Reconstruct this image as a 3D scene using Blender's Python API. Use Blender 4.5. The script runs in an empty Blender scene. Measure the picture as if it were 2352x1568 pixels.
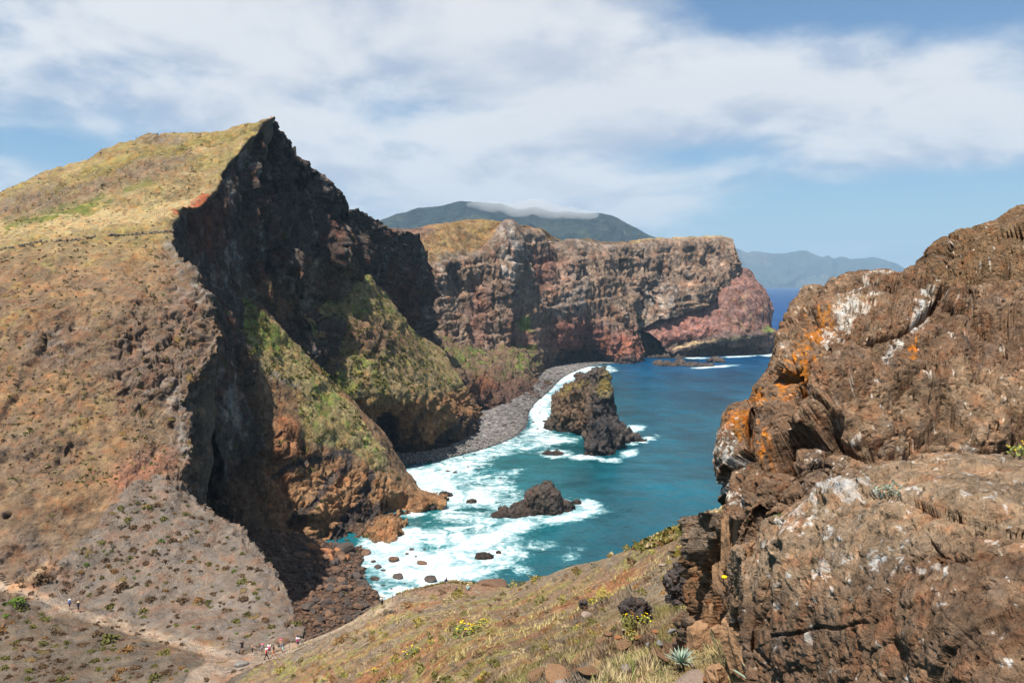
import bpy, math, random
import numpy as np
from mathutils import Vector, Matrix
random.seed(7); RNG = np.random.RandomState(11)
SC = bpy.context.scene
COL = SC.collection

# ------------------------------------------------------------------ camera
CAM_Z, FOC, CX, CY, HOR = 100.0, 1830.0, 1176.0, 784.0, 650.0   # the photograph measured on a 2352 x 1568 grid
PITCH = math.atan((CY - HOR) / FOC)
cd = bpy.data.cameras.new('camera'); cam = bpy.data.objects.new('camera', cd); COL.objects.link(cam)
cam.location = (0, 0, CAM_Z); cam.rotation_euler = (math.pi / 2 - PITCH, 0, 0)
cd.sensor_width = 36.0; cd.lens = 36.0 * FOC / 2352.0
cd.clip_start = 0.1; cd.clip_end = 120000.0
SC.camera = cam

# ------------------------------------------------------------------ light
SUN_EL = math.radians(64.0)
SUN_TO = Vector((-0.53, -0.85, 0.0)).normalized()            # towards the sun, on the map
SUN_DIR = Vector((SUN_TO.x * math.cos(SUN_EL), SUN_TO.y * math.cos(SUN_EL), math.sin(SUN_EL)))
sd = bpy.data.lights.new('sun', 'SUN'); sd.energy = 5.0; sd.angle = math.radians(0.53); sd.color = (1.0, 0.955, 0.88)
so = bpy.data.objects.new('sun', sd); COL.objects.link(so)
so.rotation_euler = SUN_DIR.to_track_quat('Z', 'Y').to_euler(); so.location = (-60, -60, 400)
SC.view_settings.view_transform = 'Standard'; SC.view_settings.look = 'None'
SC.view_settings.exposure = 0.90; SC.view_settings.gamma = 1.0; SC.view_settings.use_curve_mapping = False
SC.render.engine = 'CYCLES'
cy = SC.cycles
cy.use_denoising = True; cy.use_adaptive_sampling = True; cy.adaptive_threshold = 0.02
cy.max_bounces = 5; cy.diffuse_bounces = 2; cy.glossy_bounces = 2; cy.transmission_bounces = 2; cy.volume_bounces = 0
cy.transparent_max_bounces = 8; cy.caustics_reflective = False; cy.caustics_refractive = False
cy.volume_step_rate = 4.0

# ------------------------------------------------------------------ node helper
class NT:
    def __init__(s, tree): s.t = tree; s.n = tree.nodes; s.l = tree.links
    def new(s, typ, **kw):
        nd = s.n.new(typ)
        for k, v in kw.items(): setattr(nd, k, v)
        return nd
    def put(s, sock, v):
        if v is None: return
        if isinstance(v, bpy.types.NodeSocket): s.l.new(v, sock)
        else:
            try: sock.default_value = v
            except Exception: sock.default_value = (*v, 1.0)
    def m(s, op, a, b=None, c=None, clamp=False):
        nd = s.new('ShaderNodeMath', operation=op, use_clamp=clamp)
        for i, x in enumerate((a, b, c)): s.put(nd.inputs[i], x)
        return nd.outputs[0]
    def v(s, op, a, b=None, scale=None):
        nd = s.new('ShaderNodeVectorMath', operation=op)
        s.put(nd.inputs[0], a); s.put(nd.inputs[1], b)
        if scale is not None: s.put(nd.inputs['Scale'], scale)
        return nd.outputs['Value'] if op in ('LENGTH', 'DOT_PRODUCT') else nd.outputs[0]
    def noise(s, vec, scale, detail=4.0, rough=0.55, lac=2.0, dist=0.0, col=False):
        nd = s.new('ShaderNodeTexNoise'); s.put(nd.inputs['Vector'], vec)
        nd.inputs['Scale'].default_value = scale; nd.inputs['Detail'].default_value = detail
        nd.inputs['Roughness'].default_value = rough; nd.inputs['Lacunarity'].default_value = lac
        nd.inputs['Distortion'].default_value = dist
        return nd.outputs['Color'] if col else nd.outputs['Fac']
    def ss(s, x, a, b, lo=0.0, hi=1.0):
        nd = s.new('ShaderNodeMapRange', interpolation_type='SMOOTHSTEP')
        s.put(nd.inputs[0], x)
        for i, q in enumerate((a, b, lo, hi)): s.put(nd.inputs[i + 1], q)
        return nd.outputs[0]
    def lin(s, x, a, b, lo=0.0, hi=1.0):
        nd = s.new('ShaderNodeMapRange'); s.put(nd.inputs[0], x)
        for i, q in enumerate((a, b, lo, hi)): s.put(nd.inputs[i + 1], q)
        return nd.outputs[0]
    def mix(s, f, a, b, mode='MIX'):
        nd = s.new('ShaderNodeMix', data_type='RGBA', blend_type=mode)
        s.put(nd.inputs['Factor'], f); s.put(nd.inputs['A'], a) if False else None
        s.put(nd.inputs[6], a); s.put(nd.inputs[7], b)
        return nd.outputs[2]
    def bump(s, h, strength, dist, normal=None):
        nd = s.new('ShaderNodeBump'); nd.inputs['Strength'].default_value = strength
        nd.inputs['Distance'].default_value = dist; s.put(nd.inputs['Height'], h)
        if normal is not None: s.put(nd.inputs['Normal'], normal)
        return nd.outputs[0]

# ------------------------------------------------------------------ sky: clear blue with broken cloud
W = bpy.data.worlds.new('World'); SC.world = W; W.use_nodes = True
w = NT(W.node_tree); w.n.clear()
sky = w.new('ShaderNodeTexSky', sky_type='NISHITA'); sky.sun_disc = False
sky.sun_elevation = SUN_EL; sky.sun_rotation = math.atan2(SUN_TO.x, SUN_TO.y)
sky.altitude = 100.0; sky.air_density = 1.15; sky.dust_density = 0.4; sky.ozone_density = 2.2
tc = w.new('ShaderNodeTexCoord'); D = tc.outputs['Generated']
sp = w.new('ShaderNodeSeparateXYZ'); w.put(sp.inputs[0], D)
dx, dy, dz = sp.outputs
az = w.m('MULTIPLY', w.m('ARCTAN2', dx, dy), 57.29578)
el = w.m('MULTIPLY', w.m('ARCSINE', w.m('MINIMUM', w.m('MAXIMUM', dz, -1.0), 1.0)), 57.29578)
den = w.m('ADD', w.m('MAXIMUM', dz, 0.0), 0.30)
cb = w.new('ShaderNodeCombineXYZ')
w.put(cb.inputs[0], w.m('DIVIDE', dx, den)); w.put(cb.inputs[1], w.m('DIVIDE', dy, den)); cb.inputs[2].default_value = 3.7
PV = cb.outputs[0]
def gauss(a0, e0, sa, se, amp):
    a = w.m('DIVIDE', w.m('SUBTRACT', az, a0), sa); e = w.m('DIVIDE', w.m('SUBTRACT', el, e0), se)
    q = w.m('ADD', w.m('MULTIPLY', a, a), w.m('MULTIPLY', e, e))
    return w.m('MULTIPLY', w.m('EXPONENT', w.m('MULTIPLY', q, -1.0)), amp)
cov = None
for g in [(0, 11, 45, 12, .46), (-8, 19, 26, 5, .30), (2, 5.0, 9, 1.8, .28), (-33, 3.0, 8, 2.2, .25), (20, 13, 16, 2.6, .25), (28, 9, 10, 1.5, .15),
          (27, 20.8, 11, 3.4, -1.7), (27, 4.5, 13, 2.2, -.62), (-29, 8.3, 8, 1.5, -.50), (-9, 11.8, 5, 1.4, -.36), (-3, 9.2, 5, 1.2, -.22), (14, 8.6, 8, .9, -.22), (-22, 13.5, 6, 1.0, -.18)]:
    q = gauss(*g); cov = q if cov is None else w.m('ADD', cov, q)
wv = w.v('SUBTRACT', w.noise(PV, 0.8, 2.0, col=True), (.5, .5, .5)); PW = w.v('ADD', PV, w.v('SCALE', wv, scale=0.5))
n1 = w.noise(PW, 1.5, 8.0, 0.55)
n2 = w.noise(w.v('ADD', PW, (5.3, 1.1, 7.0)), 4.0, 8.0, 0.60)
dens = w.m('ADD', w.m('ADD', w.m('MULTIPLY', w.m('SUBTRACT', n1, 0.53), 2.1), cov), w.m('MULTIPLY', w.m('SUBTRACT', n2, .5), .5))
alpha = w.ss(dens, -0.22, 0.40)
thick = w.ss(dens, 0.05, 0.75)
# bases of the clouds are greyer: the noise compared with itself a little higher up
PU = w.v('ADD', PW, w.v('SCALE', w.v('MULTIPLY', PW, (1, 1, 0)), scale=-0.06))
n1u = w.noise(PU, 1.5, 6.0, 0.55); n1l = w.noise(PW, 1.5, 6.0, 0.55)
lit = w.ss(w.m('ADD', w.m('MULTIPLY', w.m('SUBTRACT', n1l, n1u), 5.0), w.m('MULTIPLY', w.m('SUBTRACT', n2, .5), 1.2)), -0.45, 0.35)
ccol = w.mix(lit, (0.68, 0.745, 0.89), (1.15, 1.15, 1.155))
ccol = w.mix(w.m('MULTIPLY', thick, 0.45), ccol, (1.0, 1.0, 1.03))
skyc = w.v('SCALE', sky.outputs[0], scale=0.125)
skyc = w.mix(1.0, skyc, (0.76, 0.97, 1.14), 'MULTIPLY')
full = w.mix(w.m('MULTIPLY', alpha, 0.95), skyc, ccol)
bg = w.new('ShaderNodeBackground'); w.put(bg.inputs[0], full); bg.inputs[1].default_value = 0.42
wo = w.new('ShaderNodeOutputWorld'); w.l.new(bg.outputs[0], wo.inputs[0])
try: W.cycles.sampling_method = 'MANUAL'; W.cycles.sample_map_resolution = 512
except Exception: pass

# ------------------------------------------------------------------ maths: pixels to points, noise
FWD = np.array([0, math.cos(PITCH), -math.sin(PITCH)]); UPV = np.array([0, math.sin(PITCH), math.cos(PITCH)]); RGT = np.array([1., 0, 0])
CAMP = np.array([0, 0, CAM_Z])
def at(u, v, Y):
    d = FWD + RGT * ((u - CX) / FOC) + UPV * ((CY - v) / FOC)
    return CAMP + d * (Y / d[1])
def sea_at(u, v, z=0.0):
    d = FWD + RGT * ((u - CX) / FOC) + UPV * ((CY - v) / FOC)
    return CAMP + d * ((z - CAM_Z) / d[2])
def proj(P):
    q = P - CAMP; w_ = q @ FWD; w_ = np.where(np.abs(w_) < 1e-6, 1e-6, w_)
    return np.stack([CX + FOC * (q @ RGT) / w_, CY - FOC * (q @ UPV) / w_], -1)

def _h(ix, iy, iz, s):
    h = (ix.astype(np.uint32) * np.uint32(374761393) + iy.astype(np.uint32) * np.uint32(668265263) + iz.astype(np.uint32) * np.uint32(2147483647 - 93) + np.uint32((s * 1013904223) & 0xffffffff))
    h ^= h >> np.uint32(13); h *= np.uint32(1274126177); h ^= h >> np.uint32(16); h *= np.uint32(2246822519); h ^= h >> np.uint32(13)
    return h
_G = RNG.randn(256, 3).astype(np.float32); _G /= np.linalg.norm(_G, axis=1, keepdims=True)
from concurrent.futures import ThreadPoolExecutor
_EX = ThreadPoolExecutor(4)
def _par(fn, p, *a):
    if len(p) < 20000: return fn(p, *a)
    ch = np.array_split(np.arange(len(p)), 8); r = list(_EX.map(lambda c: fn(p[c[0]:c[-1] + 1], *a), ch))
    return tuple(np.concatenate([x[k] for x in r]) for k in range(len(r[0]))) if isinstance(r[0], tuple) else np.concatenate(r)
def _gn(p, seed):
    p = np.asarray(p, np.float32); f0 = np.floor(p); i = f0.astype(np.int32); f = p - f0
    t = f * f * f * (f * (f * 6 - 15) + 10); out = 0
    for a in (0, 1):
        wa = t[:, 0] if a else 1 - t[:, 0]
        for b in (0, 1):
            wb = wa * (t[:, 1] if b else 1 - t[:, 1])
            for c in (0, 1):
                g = _G[_h(i[:, 0] + a, i[:, 1] + b, i[:, 2] + c, seed) & np.uint32(255)]
                out = out + wb * (t[:, 2] if c else 1 - t[:, 2]) * (g[:, 0] * (f[:, 0] - a) + g[:, 1] * (f[:, 1] - b) + g[:, 2] * (f[:, 2] - c))
    return out * 1.6
def gn(p, seed=0): return _par(_gn, p, seed)
def fbm(p, sc, oc=5, gain=0.5, seed=0, lac=2.03):
    q = (np.asarray(p) / sc).astype(np.float32); a, s, tot = 1.0, 0.0, 0.0
    for k in range(oc):
        s = s + a * gn(q + 17.3 * k, seed + k); tot += a; a *= gain; q = q * lac
    return s / tot
def ridg(p, sc, oc=5, gain=0.5, seed=0, lac=2.07):
    q = np.asarray(p, np.float64) / sc; a, s, tot = 1.0, 0.0, 0.0
    for k in range(oc):
        n = 1 - np.abs(gn(q + 9.1 * k, seed + k)) * 1.6; s = s + a * n; tot += a; a *= gain; q = q * lac
    return s / tot
def _vo(q, seed, facet=False):
    i = np.floor(q).astype(np.int32); fr = q - i; f1 = np.full(len(q), 9., np.float32); f2 = f1.copy(); hb = np.zeros(len(q), np.uint32); k_ = np.float32(1 / 1023.)
    if facet: vx = np.zeros(len(q), np.float32); vy = vx.copy(); vz = vx.copy()
    for a in (-1, 0, 1):
        for b in (-1, 0, 1):
            for c in (-1, 0, 1):
                h = _h(i[:, 0] + a, i[:, 1] + b, i[:, 2] + c, seed)
                x = (h & np.uint32(1023)).astype(np.float32) * k_ + (a - fr[:, 0]); y = ((h >> np.uint32(10)) & np.uint32(1023)).astype(np.float32) * k_ + (b - fr[:, 1]); z = ((h >> np.uint32(20)) & np.uint32(1023)).astype(np.float32) * k_ + (c - fr[:, 2])
                dd = x * x + y * y + z * z; n = dd < f1
                f2 = np.where(n, f1, np.minimum(f2, dd)); f1 = np.where(n, dd, f1); hb = np.where(n, h, hb)
                if facet: vx = np.where(n, x, vx); vy = np.where(n, y, vy); vz = np.where(n, z, vz)
    f1 = np.sqrt(f1); f2 = np.sqrt(f2); cid = ((hb >> np.uint32(5)) & np.uint32(4095)).astype(np.float32) / np.float32(4095.)
    if facet:
        g = _G[(hb * np.uint32(2654435761) >> np.uint32(7)) & np.uint32(255)]
        return f1, f2 - f1, cid, vx * g[:, 0] + vy * g[:, 1] + vz * g[:, 2]
    return f1, f2 - f1, cid
def voro(p, sc, seed=0, facet=False):
    """F1, F2-F1, a random number per cell and, if asked, the height of a randomly tilted facet in each cell"""
    return _par(_vo, (np.asarray(p) / (sc if np.isscalar(sc) else np.asarray(sc))).astype(np.float32), seed, facet)
def crag(p, L, A, seed, an=(1, 1, 1), k=3, tilt=1.0, warp=.3):
    """broken rock: tilted facets within facets, with open joints and sharp edges"""
    q = p * np.asarray(an); q = q + L * warp * np.stack([fbm(q, L * 1.3, 3, .55, seed + 40), fbm(q, L * 1.3, 3, .55, seed + 41), fbm(q, L * 1.3, 3, .55, seed + 42)], -1); d = 0
    for i in range(k):
        f1, e, cid, fc = voro(q, L, seed + i, True); d = d + A * ((cid - .5) * .9 - .5 * (1 - sm(e, 0, .10)) + tilt * fc); L /= 2.5; A /= 2.1
    return d
def ledges(p, period, A, seed, dirv=(0, 0, 1), wob=.9):
    """stepped layers: each bed juts out a little over the one below"""
    s_ = p @ np.asarray(dirv) / period + wob * fbm(p, period * 4, 4, .55, seed); fr = s_ - np.floor(s_); am = .4 + .6 * sm(fbm(p, period * 3, 3, .5, seed + 9), -.2, .3)
    return A * am * (fr - 1.0 * sm(fr, .88, 1.0) - .4)
def sm(x, a, b):
    t = np.clip((x - a) / (b - a), 0, 1); return t * t * (3 - 2 * t)
def mixc(a, b, t): return a * (1 - t[:, None]) + np.asarray(b) * t[:, None]
def blob(uv, u, v, ru, rv, rot=0.0, soft=0.5):
    c, s = math.cos(math.radians(rot)), math.sin(math.radians(rot)); d = uv - np.array([u, v])
    a = (d[:, 0] * c + d[:, 1] * s) / ru; b = (-d[:, 0] * s + d[:, 1] * c) / rv
    return 1 - sm(np.sqrt(a * a + b * b), 1 - soft, 1 + soft)
def along(uv, pts, width, soft=0.6):
    best = np.full(len(uv), 1e9)
    for (a, b), (c, d) in zip(pts[:-1], pts[1:]):
        A = np.array([a, b]); B = np.array([c, d]); t = np.clip(((uv - A) @ (B - A)) / ((B - A) @ (B - A)), 0, 1)
        best = np.minimum(best, np.linalg.norm(uv - A - t[:, None] * (B - A), axis=1))
    return 1 - sm(best / width, 1 - soft, 1 + soft)
def inside(uv, poly):
    u, v = uv[:, 0], uv[:, 1]; r = np.zeros(len(uv), bool); n = len(poly)
    for k in range(n):
        (x1, y1), (x2, y2) = poly[k], poly[(k + 1) % n]
        if y1 == y2: continue
        c = ((y1 > v) != (y2 > v)) & (u < (x2 - x1) * (v - y1) / (y2 - y1) + x1); r ^= c
    return r

# ------------------------------------------------------------------ sheets: terrain surfaces spanned between surveyed lines
def _cr(A, t):
    n = len(A); i = np.clip(np.floor(t).astype(int), 0, n - 2); f = (t - i)
    ext = np.concatenate([[2 * A[0] - A[1]], A, [2 * A[-1] - A[-2]]]); f = f.reshape((-1,) + (1,) * (A.ndim - 1))
    p0, p1, p2, p3 = ext[i], ext[i + 1], ext[i + 2], ext[i + 3]
    return 0.5 * (2 * p1 + (p2 - p0) * f + (2 * p0 - 5 * p1 + 4 * p2 - p3) * f ** 2 + (3 * p1 - p0 - 3 * p2 + p3) * f ** 3)
def _ts(G, step, cap=130.0):
    d = np.linalg.norm(np.diff(proj(G.reshape(-1, 3)).reshape(G.shape[:2] + (2,)), axis=0), axis=2)
    L = np.clip(np.median(d, axis=1), 4 * step, cap * 3); cum = np.concatenate([[0], np.cumsum(L)])
    n = max(4, int(cum[-1] / step)); return np.interp(np.linspace(0, cum[-1], n), cum, np.arange(len(cum)))
def normals(P):
    a = np.gradient(P, axis=0); b = np.gradient(P, axis=1); n = np.cross(b, a); l = np.linalg.norm(n, axis=2, keepdims=True)
    return n / np.maximum(l, 1e-9)
SHEETS = {}
def vecn(p, L, oc, seed): return np.stack([fbm(p, L, oc, .55, seed), fbm(p, L, oc, .55, seed + 5), fbm(p, L, oc, .55, seed + 10)], -1)
def mesh_np(name, V, F, mat, cols=None, smooth=True, extra=None):
    me = bpy.data.meshes.new(name); F = np.asarray(F, np.int32); k = F.shape[1]
    me.vertices.add(len(V)); me.vertices.foreach_set('co', np.ascontiguousarray(V, np.float32).ravel())
    me.loops.add(F.size); me.loops.foreach_set('vertex_index', F.ravel())
    me.polygons.add(len(F)); me.polygons.foreach_set('loop_start', np.arange(0, F.size, k, dtype=np.int32))
    me.polygons.foreach_set('loop_total', np.full(len(F), k, np.int32))
    me.polygons.foreach_set('use_smooth', np.full(len(F), smooth, bool))
    me.update(calc_edges=True)
    if cols is not None:
        at_ = me.color_attributes.new('Col', 'FLOAT_COLOR', 'POINT'); c4 = np.ones((len(V), 4), np.float32); c4[:, :cols.shape[1]] = cols
        at_.data.foreach_set('color', c4.ravel())
    for nm, arr in (extra or {}).items():
        a_ = me.attributes.new(nm, 'FLOAT', 'POINT'); a_.data.foreach_set('value', np.ascontiguousarray(arr, np.float32))
    if mat is not None: me.materials.append(mat)
    return me
def link(name, me, parent=None, label=None, cat=None, group=None, kind=None):
    o = bpy.data.objects.new(name, me); COL.objects.link(o)
    if parent is not None: o.parent = parent
    if label: o['label'] = label
    if cat: o['category'] = cat
    if group: o['group'] = group
    if kind: o['kind'] = kind
    return o
def grid_faces(nv, nu):
    i = np.arange(nv * nu).reshape(nv, nu)
    return np.stack([i[:-1, :-1], i[:-1, 1:], i[1:, 1:], i[1:, :-1]], -1).reshape(-1, 4)
def sheet(key, rows, step, disp, color, mat, name, kind='structure', label=None, cat=None, pts=False, warp=False, rough2=None):
    G = np.array(rows, float) if pts else np.array([[at(*c) for c in r] for r in rows])
    tv = _ts(G, step); tu = _ts(G.transpose(1, 0, 2), step)
    P = _cr(G, tv); P = _cr(P.transpose(1, 0, 2), tu).transpose(1, 0, 2)
    nv, nu = P.shape[:2]
    if warp:
        p0 = P.reshape(-1, 3); a1 = np.clip((p0[:, 1:2] - 95) / 60, 0, 1); a2 = np.clip((p0[:, 1:2] - 500) / 300, 0, 1)
        p0 = p0 + a1 * 1.9 * vecn(p0, 11, 3, 901) * np.minimum(1, .45 + p0[:, 1:2] / 500) + a1 * 2.2 * vecn(p0, 26, 2, 921) * np.minimum(1, p0[:, 1:2] / 350)
        if p0[:, 1].max() > 600: p0 = p0 + a2 * 4.0 * vecn(p0, 48, 3, 941)
        P = p0.reshape(P.shape)
    Nn = normals(P)
    if np.mean(np.sum(Nn * (CAMP - P), axis=2)) < 0: Nn = -Nn; flip = True
    else: flip = False
    uv = proj(P.reshape(-1, 3)); p = P.reshape(-1, 3); n = Nn.reshape(-1, 3)
    d = disp(p, uv, n)
    q = p + (d if d.ndim == 2 else n * d[:, None])
    if rough2 is not None:
        Q = q.reshape(nv, nu, 3); n2 = normals(Q).reshape(-1, 3) * (-1 if flip else 1); d2 = rough2(q, uv, n2); q = q + n2 * d2[:, None]
    n2 = normals(q.reshape(nv, nu, 3)).reshape(-1, 3) * (-1 if flip else 1)
    c = color(q, uv, n2, d)
    F = grid_faces(nv, nu)
    if not flip: F = F[:, ::-1]
    o = link(name, mesh_np(name, q, F, mat, np.clip(c, 0.004, 0.9)), None, label, cat, None, kind)
    SHEETS[key] = (q, proj(q), n2)
    return o
_SORT = {}
def ground(keys, u, v, r=5.0):
    """the point of a built surface seen at (u, v)"""
    best = None
    for k in ([keys] if isinstance(keys, str) else keys):
        q, uv, n = SHEETS[k]
        if k not in _SORT: o_ = np.argsort(uv[:, 0]); _SORT[k] = (o_, uv[o_, 0])
        o_, su = _SORT[k]; c = o_[np.searchsorted(su, u - r):np.searchsorted(su, u + r)]
        d = (uv[c, 0] - u) ** 2 + (uv[c, 1] - v) ** 2; ok = (d < r * r) & (q[c, 1] > 0.2); c = c[ok]; d = d[ok]
        if len(c) == 0: continue
        i = c[np.argmin(d / (r * r) + (q[c, 1] / q[c, 1].min() - 1) * 6)]
        if best is None or q[i, 1] < best[0][1]: best = (q[i].copy(), n[i].copy())
    return best

# ------------------------------------------------------------------ materials
def terrain_mat(name, s, bump=0.6, var=0.5, rough=0.95, pits=0.0, tuft=0.0, tuftcol=(.10, .075, .03), zs=1.0):
    """albedo from the surface's own colour survey (attribute Col), grain and relief from noise; s = size of the grain in metres"""
    mt = bpy.data.materials.new(name); mt.use_nodes = True; t = NT(mt.node_tree); t.n.clear()
    at_ = t.new('ShaderNodeAttribute', attribute_name='Col'); g = t.new('ShaderNodeNewGeometry'); pos = t.v('MULTIPLY', g.outputs['Position'], (1, 1, zs))
    a = t.noise(pos, 1.0 / s, 7.0, 0.68); b = t.noise(t.v('ADD', pos, (31, 7, 3)), 0.2 / s, 5.0, 0.62)
    h = t.noise(t.v('ADD', pos, (3, 57, 3)), 2.7 / s, 5.0, 0.7)
    f = t.m('ADD', t.m('ADD', t.lin(a, 0.3, 0.7, -var, var), t.lin(b, 0.32, 0.68, -var * .55, var * .55)), t.lin(h, .3, .7, -var * .6, var * .6))
    wrp = t.v('ADD', pos, t.v('SCALE', t.v('SUBTRACT', t.noise(pos, .8 / s, 4.0, .65, col=True), (.5, .5, .5)), scale=s * 1.6))
    vo = t.new('ShaderNodeTexVoronoi'); t.put(vo.inputs['Vector'], wrp); vo.inputs['Scale'].default_value = .8 / s
    sc_ = t.new('ShaderNodeSeparateColor'); t.put(sc_.inputs[0], vo.outputs['Color'])
    f = t.m('ADD', f, t.lin(sc_.outputs[0], 0, 1, -var * .5, var * .5))
    f = t.m('MAXIMUM', t.m('ADD', f, 1.0), 0.15)
    col = t.v('SCALE', at_.outputs['Color'], scale=f)
    tint = t.noise(t.v('ADD', pos, (9, 1, 77)), 0.6 / s, 4.0, 0.65)
    col = t.mix(t.ss(tint, 0.48, 0.68, 0.0, 0.45), col, t.mix(1.0, col, (1.4, 0.84, 0.58), 'MULTIPLY'))
    col = t.mix(t.ss(tint, 0.5, 0.32, 0.0, 0.45), col, t.mix(1.0, col, (0.80, 0.95, 1.2), 'MULTIPLY'))
    hh = t.m('ADD', t.m('MULTIPLY', a, 1.0), t.m('MULTIPLY', h, 0.5))
    if tuft:
        v2 = t.new('ShaderNodeTexVoronoi'); t.put(v2.inputs['Vector'], wrp); v2.inputs['Scale'].default_value = .55 / s; v2.inputs['Randomness'].default_value = 1.0
        s2 = t.new('ShaderNodeSeparateColor'); t.put(s2.inputs[0], v2.outputs['Color'])
        tm = t.m('MULTIPLY', t.ss(v2.outputs['Distance'], .36, .22), t.ss(t.m('ADD', s2.outputs[1], t.lin(b, .35, .65, -.35, .35)), 1.0 - tuft, 1.02 - tuft))
        tc_ = t.mix(s2.outputs[2], tuftcol, tuple(x * y for x, y in zip(tuftcol, (1.5, 1.15, .8))))
        col = t.mix(t.m('MULTIPLY', tm, .8), col, tc_); hh = t.m('ADD', hh, t.m('MULTIPLY', tm, .8))
    if pits:
        v3 = t.new('ShaderNodeTexVoronoi'); t.put(v3.inputs['Vector'], t.v('ADD', pos, t.v('SCALE', t.noise(pos, 2.0 / s, 3.0, col=True), scale=s * .5))); v3.inputs['Scale'].default_value = 1.3 / s
        hh = t.m('ADD', hh, t.m('MULTIPLY', t.ss(v3.outputs['Distance'], 0.02, 0.45), pits))
    else: hh = t.m('ADD', hh, t.m('MULTIPLY', vo.outputs['Distance'], -.35))
    bs = t.new('ShaderNodeBsdfPrincipled'); t.put(bs.inputs['Base Color'], col); bs.inputs['Roughness'].default_value = rough
    bs.inputs['Specular IOR Level'].default_value = 0.12
    t.put(bs.inputs['Normal'], t.bump(hh, bump, s * 1.5))
    o = t.new('ShaderNodeOutputMaterial'); t.l.new(bs.outputs[0], o.inputs[0])
    return mt
def plain_mat(name, col, rough=0.9, var=0.25, s=0.3, spec=0.2, bump=0.0, trans=0.0):
    mt = bpy.data.materials.new(name); mt.use_nodes = True; t = NT(mt.node_tree); t.n.clear()
    tcd = t.new('ShaderNodeTexCoord'); oi = t.new('ShaderNodeObjectInfo')
    a = t.noise(t.v('ADD', tcd.outputs['Object'], t.v('SCALE', oi.outputs['Location'], scale=0.37)), 1.0 / s, 4.0, 0.6)
    f = t.m('ADD', t.lin(a, 0.25, 0.75, 1 - var, 1 + var), t.lin(oi.outputs['Random'], 0, 1, -var * .5, var * .5))
    c = t.v('SCALE', (*col,), scale=f)
    bs = t.new('ShaderNodeBsdfPrincipled'); t.put(bs.inputs['Base Color'], c); bs.inputs['Roughness'].default_value = rough
    bs.inputs['Specular IOR Level'].default_value = spec
    if bump: t.put(bs.inputs['Normal'], t.bump(a, bump, s * .6))
    o = t.new('ShaderNodeOutputMaterial'); t.l.new(bs.outputs[0], o.inputs[0])
    return mt
M_HILL = terrain_mat('hill_soil', 1.9, 0.75, 0.25, tuft=.16, tuftcol=(.15, .115, .045))
M_CLIFF = terrain_mat('cliff_rock', 2.6, 1.0, 0.45, tuft=.12, tuftcol=(.09, .10, .03), zs=.8)
M_FAR = terrain_mat('far_cliff_rock', 6.0, 1.0, 0.48, zs=.6)
M_SLOPE = terrain_mat('slope_soil', 0.45, 0.9, 0.45, tuft=.3, tuftcol=(.13, .10, .035))
M_ROCK = terrain_mat('weathered_lava', 0.06, 0.9, 0.40, pits=0.5)
M_MOUNT = terrain_mat('wooded_mountain', 70.0, 1.0, 0.55)
M_COAST = terrain_mat('far_coast_land', 260.0, 0.7, 0.35)
# ================================================================== TERRAIN
C_ = lambda *a: np.array(a, float)
def base(n, c): return np.tile(np.array(c, float), (n, 1))
BROWN, TAN, OCHRE, GREY, UMBER = C_(.175, .105, .055), C_(.30, .205, .105), C_(.29, .15, .058), C_(.155, .128, .11), C_(.105, .066, .042)
GRASS, GREEN, DRYG = C_(.205, .165, .05), C_(.085, .115, .022), C_(.40, .30, .15)
REDR, ORANGE, BLACKR, MAUVE = C_(.20, .068, .042), C_(.335, .185, .090), C_(.045, .040, .040), C_(.178, .118, .084)

def shift(row, dx, dy, dz): return [at(*c) + np.array([dx, dy, dz]) if len(c) == 3 and not isinstance(c, np.ndarray) else c + np.array([dx, dy, dz]) for c in row]
def world(rows): return [[at(*c) for c in r] for r in rows]

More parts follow.
